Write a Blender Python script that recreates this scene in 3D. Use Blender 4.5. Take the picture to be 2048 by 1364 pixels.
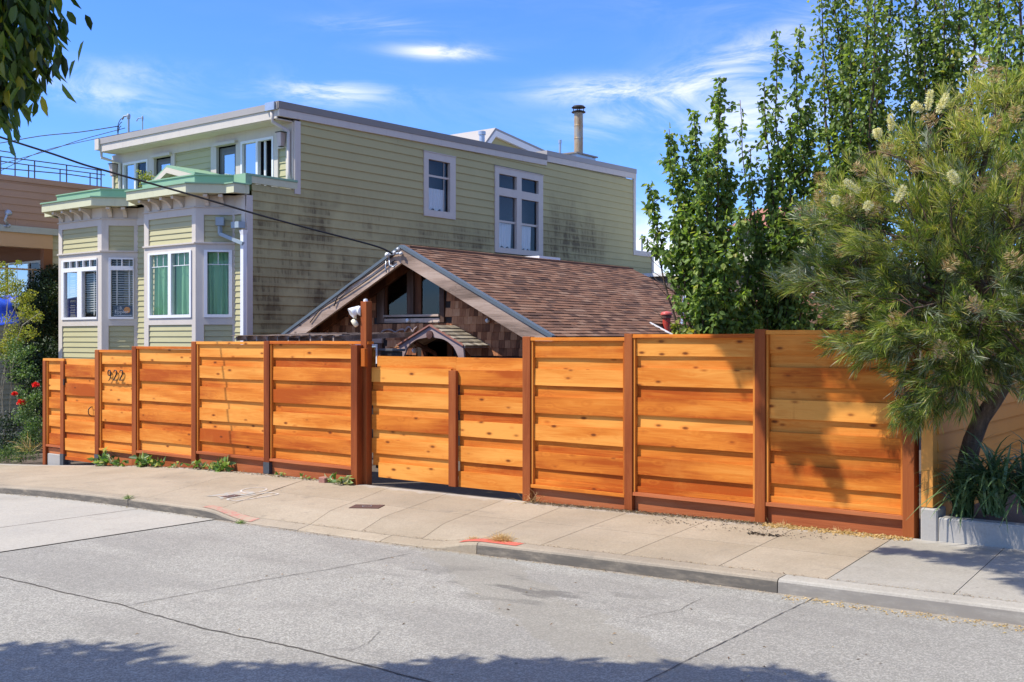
import bpy, bmesh, math, random
import numpy as np
from mathutils import Vector, Matrix
R = math.radians
random.seed(7); rng = np.random.default_rng(7)
for o in list(bpy.data.objects): bpy.data.objects.remove(o)
scene = bpy.context.scene
col = scene.collection
H = 1.85                      # eye height
# ------------------------------------------------------------------ camera
cd = bpy.data.cameras.new('camera'); cam = bpy.data.objects.new('camera', cd); col.objects.link(cam)
cam.location = (0, 0, H); cam.rotation_euler = (R(90), 0, math.asin(0.611))
cd.sensor_width = 36; cd.lens = 36*2133/2048; cd.shift_y = -6/2048; cd.clip_end = 2000; cd.clip_start = .1
scene.camera = cam
# ------------------------------------------------------------------ light
SUN = Vector((-.85, -1.0, 1.78)).normalized()
sl = bpy.data.lights.new('sun', 'SUN'); sl.energy = 3.6; sl.angle = R(.5); sl.color = (1, .95, .86)
so = bpy.data.objects.new('sun', sl); col.objects.link(so); so.rotation_euler = SUN.to_track_quat('Z', 'Y').to_euler()
so.location = (-20, -20, 40)
scene.view_settings.view_transform = 'Standard'; scene.view_settings.look = 'None'
scene.view_settings.exposure = 0.88; scene.view_settings.gamma = 1
try: scene.view_settings.use_curve_mapping = False
except Exception: pass
w = bpy.data.worlds.new('World'); scene.world = w; w.use_nodes = True

class NT:
    """small node-tree helper"""
    def __init__(s, tree): s.t = tree; s.n = tree.nodes; s.l = tree.links
    def node(s, typ, **kw):
        n = s.n.new(typ)
        for k, v in kw.items():
            if k == 'inp':
                for a, b in v.items():
                    if isinstance(b, bpy.types.NodeSocket): s.l.new(b, n.inputs[a])
                    else: n.inputs[a].default_value = b
            else: setattr(n, k, v)
        return n
    def m(s, op, a, b=None, c=None, clamp=False):
        n = s.n.new('ShaderNodeMath'); n.operation = op; n.use_clamp = clamp
        for i, x in enumerate((a, b, c)):
            if x is None: continue
            if isinstance(x, bpy.types.NodeSocket): s.l.new(x, n.inputs[i])
            else: n.inputs[i].default_value = x
        return n.outputs[0]
    def mix(s, f, a, b, mode='MIX'):
        n = s.n.new('ShaderNodeMix'); n.data_type = 'RGBA'; n.blend_type = mode
        for i, x in ((0, f), (6, a), (7, b)):
            if isinstance(x, bpy.types.NodeSocket): s.l.new(x, n.inputs[i])
            else: n.inputs[i].default_value = (x if i == 0 else (*x[:3], 1))
        return n.outputs[2]
    def noise(s, vec, scale, detail=4, rough=.55, dist=0):
        n = s.n.new('ShaderNodeTexNoise'); s.l.new(vec, n.inputs['Vector'])
        n.inputs['Scale'].default_value = scale; n.inputs['Detail'].default_value = detail
        n.inputs['Roughness'].default_value = rough; n.inputs['Distortion'].default_value = dist
        return n.outputs[0]
    def voro(s, vec, scale, feature='F1', rand=1):
        n = s.n.new('ShaderNodeTexVoronoi'); n.feature = feature; s.l.new(vec, n.inputs['Vector'])
        n.inputs['Scale'].default_value = scale; n.inputs['Randomness'].default_value = rand
        return n
    def mapv(s, vec, scale=(1, 1, 1), loc=(0, 0, 0), rot=(0, 0, 0)):
        n = s.n.new('ShaderNodeMapping'); s.l.new(vec, n.inputs[0])
        n.inputs['Scale'].default_value = scale; n.inputs['Rotation'].default_value = rot
        if isinstance(loc, bpy.types.NodeSocket): s.l.new(loc, n.inputs['Location'])
        else: n.inputs['Location'].default_value = loc
        return n.outputs[0]
    def ramp(s, f, stops, interp='LINEAR'):
        n = s.n.new('ShaderNodeValToRGB'); s.l.new(f, n.inputs[0]); n.color_ramp.interpolation = interp
        e = n.color_ramp.elements
        while len(e) < len(stops): e.new(.5)
        for i, (p, c) in enumerate(stops):
            e[i].position = p; e[i].color = (*c[:3], 1) if not isinstance(c, (int, float)) else (c, c, c, 1)
        return n.outputs[0]
    def sstep(s, x, a, b):
        n = s.n.new('ShaderNodeMapRange'); n.interpolation_type = 'SMOOTHSTEP'; s.l.new(x, n.inputs[0])
        n.inputs[1].default_value = a; n.inputs[2].default_value = b
        return n.outputs[0]

# sky: Nishita plus thin cirrus laid out by direction, and an unseen veil added overhead for whiter fill
nt = NT(w.node_tree); w.node_tree.nodes.clear()
sky = nt.node('ShaderNodeTexSky', sky_type='NISHITA', sun_disc=False, sun_elevation=R(53), sun_rotation=R(220.4), altitude=20, air_density=1.0, dust_density=.35, ozone_density=2.2)
skyc = nt.mix(1.0, sky.outputs[0], (.40, .67, 1.20), 'MULTIPLY')
tc = nt.node('ShaderNodeTexCoord').outputs['Generated']
sep = nt.node('ShaderNodeSeparateXYZ', inp={0: tc})
az = nt.m('ARCTAN2', sep.outputs[0], sep.outputs[1]); el = nt.m('ARCSINE', sep.outputs[2])
cv = nt.node('ShaderNodeCombineXYZ', inp={0: az, 1: nt.m('MULTIPLY', el, 3.2), 2: 0.0}).outputs[0]
n1 = nt.noise(nt.mapv(cv, (1, 1, 1), (0, 0, 0), (0, 0, .35)), 7.5, 9, .68, 1.1); n2 = nt.noise(nt.mapv(cv, (1, 2.2, 1), (3, 1, 0)), 2.2, 3, .5, .3)
def dirof(px, py):
    t = (px-1024)/2133; x = .7917*t-.611; y = .611*t+.7917; z = (676-py)/2133
    return math.atan2(x, y), math.asin(z/math.sqrt(x*x+y*y+z*z))
mask = None
for (px, py, wx, wy, a, tilt) in [(880, 104, 80, 13, .8, .02), (655, 185, 110, 20, .55, .0), (1220, 182, 130, 22, .8, .0), (1450, 140, 230, 40, .7, -.35),
                            (190, 185, 150, 28, .36, .15), (240, 150, 100, 25, .22, 0), (1330, 520, 120, 80, 1.0, 0), (1500, 240, 140, 110, .5, 0), (760, 50, 110, 14, .22, 0), (1950, 90, 200, 110, .5, 0)]:
    a0, e0 = dirof(px, py); k = 1/2133
    dx = nt.m('SUBTRACT', az, a0); dy = nt.m('SUBTRACT', nt.m('SUBTRACT', el, e0), nt.m('MULTIPLY', dx, -tilt))
    q = nt.m('ADD', nt.m('POWER', nt.m('ABSOLUTE', nt.m('DIVIDE', dx, wx*k)), 2), nt.m('POWER', nt.m('ABSOLUTE', nt.m('DIVIDE', dy, wy*k)), 2))
    gq = nt.m('MULTIPLY', nt.m('EXPONENT', nt.m('MULTIPLY', q, -1)), a*.74)
    mask = gq if mask is None else nt.m('MAXIMUM', mask, gq)
fill_veil = nt.m('MULTIPLY', nt.sstep(n2, .36, .72), nt.m('ADD', nt.m('MULTIPLY', nt.sstep(el, .26, .7), .85), .03))  # cloud veil mostly above the view, added to neutralise the blue fill light
mask = nt.m('ADD', mask, fill_veil)
low = nt.m('MULTIPLY', nt.sstep(el, .14, 0.0), .16)
cl = nt.m('MULTIPLY', nt.m('ADD', mask, low), nt.m('ADD', nt.m('MULTIPLY', nt.sstep(n1, .36, .66), 1.15), .06), clamp=True)
skyf = nt.mix(cl, skyc, (8.2, 7.7, 7.3))
bg = nt.node('ShaderNodeBackground', inp={'Color': skyf, 'Strength': .115})
out = nt.node('ShaderNodeOutputWorld', inp={'Surface': bg.outputs[0]})

# ------------------------------------------------------------------ the site in coordinates
# x runs along the fence (to the right), y runs away from the street, z up. ray() reads a viewing direction measured on site.
F = 2133; YH = 676; CC = .7917; SS = .611
def ray(px, py):
    t = (px-1024)/F
    return CC*t-SS, SS*t+CC, (YH-py)/F
def onY(px, py, Y):
    r = ray(px, py); k = Y/r[1]; return (r[0]*k, Y, H+r[2]*k)
def onX(px, py, X):
    r = ray(px, py); k = X/r[0]; return (X, r[1]*k, H+r[2]*k)
def onV(px, py, A, D):
    r = ray(px, py); den = r[0]*D[1]-r[1]*D[0]; k = (A[0]*D[1]-A[1]*D[0])/den
    return (r[0]*k, r[1]*k, H+r[2]*k)
def atZ(px, py, Z):
    r = ray(px, py); return (r[0]*Z, r[1]*Z, H+r[2]*Z)
GP = [(-400, -9), (-60, -3.9), (-30, -2.75), (-22, -2.42), (-17.5, -2.17), (-15.9, -2.06), (-14.8, -1.98), (-13.25, -1.9), (-11.5, -1.862), (-9.8, -1.85), (-7.2, -1.825), (-5.84, -1.795), (-4.2, -1.765), (-2.95, -1.75), (2, -1.68), (12, -1.5), (60, -.6), (400, 3)]
def g0(X):
    for (a, b), (c, d) in zip(GP, GP[1:]):
        if X <= c: return b+(d-b)*(X-a)/(c-a)
    return GP[-1][1]
def g(X): return H+(g0(X-.5)+g0(X)+g0(X+.5))/3
def ky(X): return 7.56+.032*(max(-16, min(3, X))+1.6)
def sm(x): x = max(0, min(1, x)); return x*x*(3-2*x)
def drop(X): return .088*(sm((X+10.0)/.75)*(1-sm((X+6.75)/.65)))
def side(X, Y):
    d = Y-ky(X)
    return g(X)-.02*(9.54-min(Y, 9.6))-drop(X)*max(0, 1-max(0, d)/.62)
def road(X, Y):
    return g(X)-.04-.107+.008*(7.5-max(Y, -6))

# ------------------------------------------------------------------ objects
WL = {}
def tag(o, label=None, cat=None, group=None, kind=None):
    if label: o['label'] = label
    if cat: o['category'] = cat
    if group: o['group'] = group
    if kind: o['kind'] = kind
    return o
def thing(name, label, cat, loc, group=None):
    o = bpy.data.objects.new(name, None); col.objects.link(o); o.location = loc; o.empty_display_size = .2
    WL[o.name] = Vector(loc)
    return tag(o, label, cat, group)
def mkobj(name, me, mat, parent=None, loc=None):
    o = bpy.data.objects.new(name, me); col.objects.link(o)
    if mat is not None and not me.materials: me.materials.append(mat)
    base = WL[parent.name] if parent is not None else Vector((0, 0, 0))
    if parent is not None: o.parent = parent
    if loc is not None: o.location = Vector(loc)-base
    WL[o.name] = base+Vector(o.location)
    return o
class MB:
    """collects polygons in world coordinates"""
    def __init__(s): s.v = []; s.f = []
    def poly(s, pts):
        n = len(s.v); s.v += [tuple(p) for p in pts]; s.f.append(tuple(range(n, n+len(pts)))); return s
    def hexa(s, p):   # p: 4 bottom ccw, 4 top
        n = len(s.v); s.v += [tuple(q) for q in p]
        for f in ((3, 2, 1, 0), (4, 5, 6, 7), (0, 1, 5, 4), (1, 2, 6, 5), (2, 3, 7, 6), (3, 0, 4, 7)): s.f.append(tuple(n+i for i in f))
        return s
    def box(s, x0, x1, y0, y1, z0, z1):
        return s.hexa([(x0, y0, z0), (x1, y0, z0), (x1, y1, z0), (x0, y1, z0), (x0, y0, z1), (x1, y0, z1), (x1, y1, z1), (x0, y1, z1)])
    def bar(s, A, B, w, h, up=(0, 0, 1)):
        A = Vector(A); B = Vector(B); d = (B-A).normalized(); up = Vector(up)
        sd = d.cross(up).normalized(); u2 = sd.cross(d).normalized(); a = sd*w/2; b = u2*h/2
        return s.hexa([A-a-b, A+a-b, B+a-b, B-a-b, A-a+b, A+a+b, B+a+b, B-a+b])
    def prism(s, poly, axis, a0, a1):
        """poly 2D (ccw) extruded along axis between a0,a1; axis 'y': poly=(x,z); 'x': poly=(y,z); 'z': poly=(x,y)"""
        def P(q, a): return {'y': (q[0], a, q[1]), 'x': (a, q[0], q[1]), 'z': (q[0], q[1], a)}[axis]
        n = len(s.v); k = len(poly)
        s.v += [P(q, a0) for q in poly]+[P(q, a1) for q in poly]
        s.f.append(tuple(range(n, n+k))); s.f.append(tuple(range(n+2*k-1, n+k-1, -1)))
        for i in range(k):
            j = (i+1) % k; s.f.append((n+j, n+i, n+k+i, n+k+j))
        return s
    def tube(s, pts, r, seg=8, cap=True, r2=None):
        pts = [Vector(p) for p in pts]; n0 = len(s.v); N = len(pts)
        rs = r if isinstance(r, (list, tuple)) else [r+(((r2 if r2 is not None else r)-r)*i/max(1, N-1)) for i in range(N)]
        prev = None
        for i, p in enumerate(pts):
            d = (pts[min(i+1, N-1)]-pts[max(i-1, 0)])
            d = d.normalized() if d.length > 1e-9 else Vector((0, 0, 1))
            a = (prev-d*prev.dot(d)) if prev is not None else (Vector((0, 0, 1)) if abs(d.z) < .9 else Vector((1, 0, 0))).cross(d)
            if a.length < 1e-6: a = Vector((1, 0, 0)).cross(d)
            a.normalize(); prev = a; b = d.cross(a)
            for k in range(seg):
                t = 2*math.pi*k/seg; s.v.append(tuple(p+(a*math.cos(t)+b*math.sin(t))*rs[i]))
        for i in range(N-1):
            for k in range(seg):
                k2 = (k+1) % seg; q = n0+i*seg
                s.f.append((q+k, q+k2, q+seg+k2, q+seg+k))
        if cap:
            s.f.append(tuple(n0+k for k in range(seg-1, -1, -1))); s.f.append(tuple(n0+(N-1)*seg+k for k in range(seg)))
        return s
    def lathe(s, c, prof, seg=14, axis=(0, 0, 1)):
        ax = Vector(axis).normalized(); a = ax.orthogonal().normalized(); b = ax.cross(a); n0 = len(s.v); c = Vector(c)
        for (r, h) in prof:
            for k in range(seg):
                t = 2*math.pi*k/seg; s.v.append(tuple(c+ax*h+(a*math.cos(t)+b*math.sin(t))*max(r, 1e-4)))
        for i in range(len(prof)-1):
            for k in range(seg):
                k2 = (k+1) % seg; q = n0+i*seg; s.f.append((q+k, q+k2, q+seg+k2, q+seg+k))
        return s
    def grid(s, fn, nu, nv):
        n0 = len(s.v)
        for j in range(nv+1):
            for i in range(nu+1): s.v.append(tuple(fn(i/nu, j/nv)))
        for j in range(nv):
            for i in range(nu):
                q = n0+j*(nu+1)+i; s.f.append((q, q+1, q+nu+2, q+nu+1))
        return s
    def mesh(s, name, base=(0, 0, 0), smooth=False, fix=True):
        me = bpy.data.meshes.new(name); b = Vector(base)
        me.from_pydata([(v[0]-b.x, v[1]-b.y, v[2]-b.z) for v in s.v], [], s.f)
        if fix:
            bm = bmesh.new(); bm.from_mesh(me); bmesh.ops.recalc_face_normals(bm, faces=bm.faces); bm.to_mesh(me); bm.free()
        if smooth: me.shade_smooth()
        me.update(); return me
    def build(s, name, mat, parent=None, smooth=False, fix=True, bevel=0):
        base = WL[parent.name] if parent is not None else (0, 0, 0)
        me = s.mesh(name, base, smooth, fix)
        o = mkobj(name, me, mat, parent)
        if bevel:
            b = o.modifiers.new('bevel', 'BEVEL'); b.width = bevel; b.segments = 1; b.limit_method = 'ANGLE'
        return o

# ------------------------------------------------------------------ materials
MC = {}
def mat(name, fn):
    if name in MC: return MC[name]
    m = bpy.data.materials.new(name); m.use_nodes = True; nt = NT(m.node_tree); m.node_tree.nodes.clear()
    o = nt.node('ShaderNodeOutputMaterial'); sh = fn(nt); nt.l.new(sh, o.inputs[0]); MC[name] = m; return m
def bsdf(nt, colr, rough=.6, spec=.4, bump=None, bs=.3, bd=.01, metal=0, **kw):
    p = nt.node('ShaderNodeBsdfPrincipled')
    if isinstance(colr, bpy.types.NodeSocket): nt.l.new(colr, p.inputs['Base Color'])
    else: p.inputs['Base Color'].default_value = (*colr, 1)
    if isinstance(rough, bpy.types.NodeSocket): nt.l.new(rough, p.inputs['Roughness'])
    else: p.inputs['Roughness'].default_value = rough
    p.inputs['Specular IOR Level'].default_value = spec; p.inputs['Metallic'].default_value = metal
    if bump is not None:
        b = nt.node('ShaderNodeBump', inp={'Height': bump, 'Strength': bs, 'Distance': bd}); nt.l.new(b.outputs[0], p.inputs['Normal'])
    return p.outputs[0]
def obc(nt): return nt.node('ShaderNodeTexCoord').outputs['Object']
def pos(nt): return nt.node('ShaderNodeNewGeometry').outputs['Position']
def orand(nt): return nt.node('ShaderNodeObjectInfo').outputs['Random']
def isl(nt): return nt.node('ShaderNodeNewGeometry').outputs['Random Per Island']
def plain(name, c, rough=.6, var=.12, scale=6, spec=.35, bs=.15, metal=0, dirt=0, dcol=(.12, .1, .08)):
    def fn(nt):
        v = pos(nt); n = nt.noise(v, scale, 5, .6); r = orand(nt)
        k = nt.m('ADD', nt.m('MULTIPLY', nt.m('SUBTRACT', n, .5), var*2), nt.m('ADD', nt.m('MULTIPLY', nt.m('SUBTRACT', r, .5), var*.6), 1))
        cc = nt.mix(1, c, nt.node('ShaderNodeCombineColor', inp={0: k, 1: k, 2: k}).outputs[0], 'MULTIPLY')
        if dirt:
            d = nt.noise(nt.mapv(v, (6, 6, 1.2)), 1.6, 6, .7); cc = nt.mix(nt.m('MULTIPLY', nt.sstep(d, .5, .8), dirt), cc, dcol)
        return bsdf(nt, cc, rough, spec, nt.noise(v, scale*12, 3), bs, .004, metal)
    return mat(name, fn)
def wood(name, axis, dark, mid, light, knot=(.10, .025, .006), rough=.62, gs=1.0, knots=True, rnd=1.0):
    def fn(nt):
        r = orand(nt); off = nt.node('ShaderNodeCombineXYZ', inp={0: nt.m('MULTIPLY', r, 37), 1: nt.m('MULTIPLY', r, 91), 2: nt.m('MULTIPLY', r, 53)}).outputs[0]
        v0 = obc(nt)
        ad = nt.node('ShaderNodeVectorMath', operation='ADD', inp={0: v0, 1: off}).outputs[0]
        sc = {'x': (.55, 7, 7), 'z': (7, 7, .55), 'y': (7, .55, 7)}[axis]
        sf = {'x': (3.2, 85, 85), 'z': (85, 85, 3.2), 'y': (85, 3.2, 85)}[axis]
        sk = {'x': (4.0, .01, 9.5), 'z': (5, 5, 1.7), 'y': (5, 2, 5)}[axis]
        vk = nt.voro(nt.mapv(ad, sk), 1.0); kd = vk.outputs['Distance']
        warp = nt.m('MULTIPLY', nt.sstep(kd, .42, 0), 1.2) if knots else None
        nb = nt.noise(nt.mapv(ad, sc), 1.0*gs, 3, .5, .8)
        rings = nt.m('ADD', nt.m('MULTIPLY', nb, 6), warp) if knots else nt.m('MULTIPLY', nb, 9)
        rg = nt.m('PINGPONG', rings, .5)
        fine = nt.noise(nt.mapv(ad, sf), 1.0, 3, .6)
        big = nt.noise(nt.mapv(ad, {'x': (.5, 4, 4), 'z': (4, 4, .5), 'y': (4, .5, 4)}[axis]), 1.0, 2, .5)
        f = nt.m('ADD', nt.m('MULTIPLY', rg, .26), nt.m('ADD', nt.m('MULTIPLY', fine, .46), nt.m('MULTIPLY', nt.sstep(big, .32, .68), .50)))
        f = nt.m('ADD', f, nt.m('MULTIPLY', nt.m('SUBTRACT', r, .55), .56*rnd))
        c = nt.ramp(f, [(.12, dark), (.5, mid), (.92, light)])
        if knots:
            sel = nt.sstep(vk.outputs['Color'], .42, .52)
            kn = nt.m('MULTIPLY', nt.sstep(kd, .19, .06), sel); halo = nt.m('MULTIPLY', nt.m('MULTIPLY', nt.sstep(kd, .30, .08), sel), .45)
            c = nt.mix(halo, c, dark); c = nt.mix(nt.m('MULTIPLY', kn, .85), c, knot)
        fade = nt.noise(pos(nt), 1.7, 5, .7); c = nt.mix(nt.m('MULTIPLY', nt.sstep(fade, .48, .75), .22), c, light)
        sta = nt.noise(nt.mapv(pos(nt), (5, 5, 1.3)), 1.5, 6, .75); c = nt.mix(nt.m('MULTIPLY', nt.sstep(sta, .58, .76), .30), c, dark)
        return bsdf(nt, c, rough+.1, .16, nt.m('ADD', fine, nt.m('MULTIPLY', rg, .5)), .3, .003)
    return mat(name, fn)
M = {}
M['cedar'] = wood('cedar', 'x', (.36, .070, .006), (.58, .175, .020), (.73, .31, .058), gs=1.0)
M['cedar_z'] = wood('cedar_trim', 'z', (.38, .09, .010), (.56, .19, .028), (.68, .27, .05), knots=False)
M['redpost'] = wood('redwood_post', 'z', (.15, .032, .007), (.245, .058, .014), (.33, .095, .024), knots=False, rnd=.5)
M['redkick'] = wood('redwood_kick', 'x', (.26, .058, .018), (.38, .105, .034), (.46, .16, .06), knots=False, rnd=.5)
M['grey_wood'] = wood('grey_wood', 'x', (.16, .11, .08), (.36, .255, .19), (.52, .40, .31), knot=(.04, .03, .03))
M['grey_wood_z'] = wood('grey_wood_upright', 'z', (.035, .02, .014), (.10, .055, .035), (.24, .15, .11), knots=False)
M['brown_wood_z'] = wood('brown_wood_upright', 'z', (.05, .018, .008), (.14, .05, .02), (.24, .10, .05), knots=False)
M['porch_wood'] = wood('porch_wood', 'x', (.17, .11, .10), (.27, .19, .17), (.36, .27, .24), knots=False)
M['trim'] = plain('trim_white', (.56, .50, .425), .6, .07, 3, dirt=.5, dcol=(.42, .36, .32))
M['vinyl'] = plain('vinyl_white', (.72, .71, .70), .35, .02, 3)
M['cream'] = plain('cream_frieze', (.58, .50, .40), .6, .05, 3, dirt=.3, dcol=(.42, .36, .28))
M['cornice'] = plain('cornice_sage', (.56, .55, .36), .6, .10, 5, dirt=.4, dcol=(.36, .32, .2))
M['green_metal'] = plain('green_flashing', (.235, .38, .235), .5, .08, 3)
M['roofedge'] = plain('roof_edge_brown', (.23, .20, .17), .5, .10, 2)
M['roofgrey'] = plain('roof_edge_grey', (.34, .31, .28), .5, .08, 2)
M['galv'] = plain('galvanised', (.42, .46, .50), .35, .15, 9, metal=.5)
M['greypipe'] = plain('grey_pipe', (.28, .34, .37), .5, .06, 6)
M['dark'] = plain('dark_interior', (.018, .017, .016), .9, .1)
M['darkdoor'] = plain('door_grey', (.13, .13, .12), .5, .05)
M['black'] = plain('black_metal', (.02, .018, .016), .45, .1)
M['sleeve'] = plain('post_sleeve_grey', (.055, .06, .065), .5, .15)
M['white_plastic'] = plain('white_plastic', (.78, .78, .76), .35, .03)
M['cream_plastic'] = plain('cream_plastic', (.72, .66, .48), .4, .03)
M['cable'] = plain('cable_black', (.022, .02, .02), .6, .1)
M['rail'] = plain('rail_dark', (.06, .065, .07), .5, .1)
M['red_enamel'] = plain('red_enamel', (.42, .045, .03), .4, .15, 12)
M['rust_iron'] = plain('rust_iron', (.10, .052, .038), .7, .3, 30)
M['brick'] = plain('brick_red', (.32, .15, .11), .85, .2, 30)
M['blue'] = plain('blue_sheet', (.008, .05, .42), .45, .12, 6)
M['peach'] = plain('peach_beam', (.62, .38, .20), .6, .06, 3)
M['brownpaint'] = plain('brown_paint', (.26, .10, .04), .6, .08, 3)
M['orange_wall'] = plain('orange_siding', (.62, .26, .045), .6, .07, 3)
M['palewhite'] = plain('pale_roof_coat', (.80, .78, .74), .6, .05)
M['shinglewall'] = plain('weathered_shingle', (.17, .13, .11), .9, .3, 12)
M['hedgecore'] = plain('hedge_core', (.02, .022, .014), .95, .3, 8)
def f_siding(c, grime):
    def fn(nt):
        v = pos(nt); r = orand(nt); n = nt.noise(v, 2.2, 5, .6)
        k = nt.m('ADD', nt.m('MULTIPLY', nt.m('SUBTRACT', n, .5), .14), nt.m('ADD', nt.m('MULTIPLY', nt.m('SUBTRACT', r, .5), .05), 1))
        cc = nt.mix(1, c, nt.node('ShaderNodeCombineColor', inp={0: k, 1: k, 2: k}).outputs[0], 'MULTIPLY')
        if grime:
            s = nt.node('ShaderNodeSeparateXYZ', inp={0: v}); Y = s.outputs[1]; Z = s.outputs[2]
            st = nt.noise(nt.mapv(v, (1, 3.2, .9)), 1.0, 6, .68); st2 = nt.noise(nt.mapv(v, (1, 16, 2.6), (3, 3, 3)), 1.0, 4, .7); pt = nt.noise(nt.mapv(v, (1, .8, .8), (5, 2, 1)), 1.0, 4, .6)
            def blob(y0, z0, wy, wz, a):
                q = nt.m('ADD', nt.m('POWER', nt.m('ABSOLUTE', nt.m('DIVIDE', nt.m('SUBTRACT', Y, y0), wy)), 2.0), nt.m('POWER', nt.m('ABSOLUTE', nt.m('DIVIDE', nt.m('SUBTRACT', Z, z0), wz)), 2.0))
                return nt.m('MULTIPLY', nt.m('EXPONENT', nt.m('MULTIPLY', q, -1)), a)
            m = nt.m('MAXIMUM', blob(14.5, H+.8, 3.6, .95, 1.5), blob(13.8, H+2.15, 2.4, .65, 1.1))
            m = nt.m('MAXIMUM', m, blob(22.7, H+2.35, 1.6, 1.0, 1.5)); m = nt.m('MAXIMUM', m, blob(18.6, H+2.15, 3.0, .42, .95)); m = nt.m('MAXIMUM', m, blob(26.4, H+1.5, .6, .35, .8))
            # grime gathers along the lower half of every course
            crs = nt.m('FRACT', nt.m('DIVIDE', nt.m('SUBTRACT', Z, H+.1625), .1725)); lowc = nt.sstep(crs, 1.0, .15)
            a = nt.m('MULTIPLY', nt.m('ADD', nt.m('MULTIPLY', nt.sstep(st, .42, .68), .6), nt.m('MULTIPLY', nt.sstep(st2, .45, .7), .55)), nt.m('ADD', nt.m('MULTIPLY', lowc, .75), .25))
            g1 = nt.m('MULTIPLY', nt.m('MULTIPLY', nt.m('ADD', a, .42), nt.sstep(pt, .25, .55)), m, clamp=True)
            cc = nt.mix(nt.m('MULTIPLY', g1, 1.0, clamp=True), cc, (.13, .095, .036))
        return bsdf(nt, cc, .62, .3, nt.noise(v, 60, 3), .12, .003)
    return fn
M['siding'] = mat('sage_siding', f_siding((.44, .38, .172), True))
M['siding_f'] = mat('sage_siding_front', f_siding((.43, .395, .215), False))
M['siding_pink'] = mat('pink_siding', f_siding((.46, .275, .175), False))
M['siding_pale'] = mat('pale_siding', f_siding((.50, .47, .32), False))
def f_glass(tint, refl, alpha):
    def fn(nt):
        tr = nt.node('ShaderNodeBsdfTransparent', inp={'Color': (*tint, 1)}).outputs[0]
        gl = nt.node('ShaderNodeBsdfGlossy', inp={'Color': (.95, .97, 1, 1), 'Roughness': .02}).outputs[0]
        fr = nt.node('ShaderNodeFresnel', inp={'IOR': 1.5}).outputs[0]
        return nt.node('ShaderNodeMixShader', inp={0: nt.m('ADD', nt.m('MULTIPLY', fr, refl), alpha, clamp=True), 1: tr, 2: gl}).outputs[0]
    return fn
M['glass'] = mat('window_glass', f_glass((.97, .98, .97), .5, .01))
M['glass_mirror'] = mat('window_glass_reflecting', f_glass((.5, .55, .7), 1.0, .42))
M['glass_dark'] = mat('window_glass_dark', f_glass((.6, .64, .6), .7, .01))
def f_cloth(c):
    def fn(nt):
        d = nt.node('ShaderNodeBsdfDiffuse', inp={'Color': (*c, 1)}).outputs[0]; t = nt.node('ShaderNodeBsdfTranslucent', inp={'Color': (*c, 1)}).outputs[0]
        return nt.node('ShaderNodeMixShader', inp={0: .3, 1: d, 2: t}).outputs[0]
    return fn
M['curtain_green'] = mat('green_curtain', f_cloth((.34, .66, .36))); M['curtain_white'] = mat('white_curtain', f_cloth((.93, .95, .95)))
M['blind'] = plain('blind_slat', (.70, .68, .62), .6, .03)
def f_leaf(stops, trans=.35, rough=.45, gloss=.25):
    def fn(nt):
        c = nt.ramp(isl(nt), stops)
        p = bsdf(nt, c, rough, gloss)
        t = nt.node('ShaderNodeBsdfTranslucent', inp={'Color': nt.mix(1, c, (1.5, 1.6, .6), 'MULTIPLY')}).outputs[0]
        return nt.node('ShaderNodeMixShader', inp={0: trans, 1: p, 2: t}).outputs[0]
    return fn
M['leaf_pear'] = mat('pear_leaf', f_leaf([(0, (.07, .115, .026)), (.5, (.16, .24, .055)), (.9, (.27, .365, .09)), (1, (.38, .36, .09))], .42))
M['leaf_far'] = mat('poplar_leaf', f_leaf([(0, (.09, .135, .035)), (.6, (.185, .255, .07)), (.93, (.28, .36, .10)), (1, (.42, .36, .10))], .45))
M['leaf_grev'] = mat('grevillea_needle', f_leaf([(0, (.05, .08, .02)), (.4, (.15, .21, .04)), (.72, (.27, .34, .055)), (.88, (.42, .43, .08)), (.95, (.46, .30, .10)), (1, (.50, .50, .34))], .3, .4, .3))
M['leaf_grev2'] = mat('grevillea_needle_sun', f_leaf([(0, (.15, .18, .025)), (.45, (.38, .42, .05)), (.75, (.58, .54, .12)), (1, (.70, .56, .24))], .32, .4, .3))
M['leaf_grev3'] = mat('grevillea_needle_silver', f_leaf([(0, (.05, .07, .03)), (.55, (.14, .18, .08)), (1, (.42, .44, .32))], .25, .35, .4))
M['leaf_street'] = mat('street_tree_leaf', f_leaf([(0, (.025, .04, .014)), (.45, (.07, .12, .02)), (.85, (.16, .22, .03)), (1, (.45, .38, .04))], .38, .35, .4))
M['leaf_yellow'] = mat('yellow_green_leaf', f_leaf([(0, (.10, .14, .03)), (.5, (.25, .27, .04)), (1, (.42, .38, .06))], .35))
M['leaf_rose'] = mat('rose_leaf', f_leaf([(0, (.03, .075, .02)), (.6, (.09, .16, .04)), (.9, (.20, .27, .09)), (1, (.3, .36, .2))], .3))
M['leaf_dark'] = mat('dark_conifer_leaf', f_leaf([(0, (.01, .022, .01)), (.6, (.022, .045, .016)), (1, (.06, .09, .03))], .15))
M['leaf_strap'] = plain('strap_leaf', (.085, .14, .045), .4, .35, 5, spec=.45)
M['petal_red'] = mat('red_petal', f_leaf([(0, (.55, .012, .015)), (1, (.85, .05, .04))], .25))
M['petal_cream'] = mat('cream_flower', f_leaf([(0, (.84, .76, .26)), (.6, (.84, .78, .42)), (1, (.9, .87, .66))], .04))
M['dry_bract'] = mat('dry_bract', f_leaf([(0, (.30, .14, .06)), (.6, (.50, .36, .16)), (1, (.62, .5, .3))], .2))
M['weed'] = mat('weed_leaf', f_leaf([(0, (.05, .10, .02)), (.45, (.12, .22, .05)), (.8, (.32, .40, .15)), (1, (.50, .44, .26))], .3))
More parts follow.
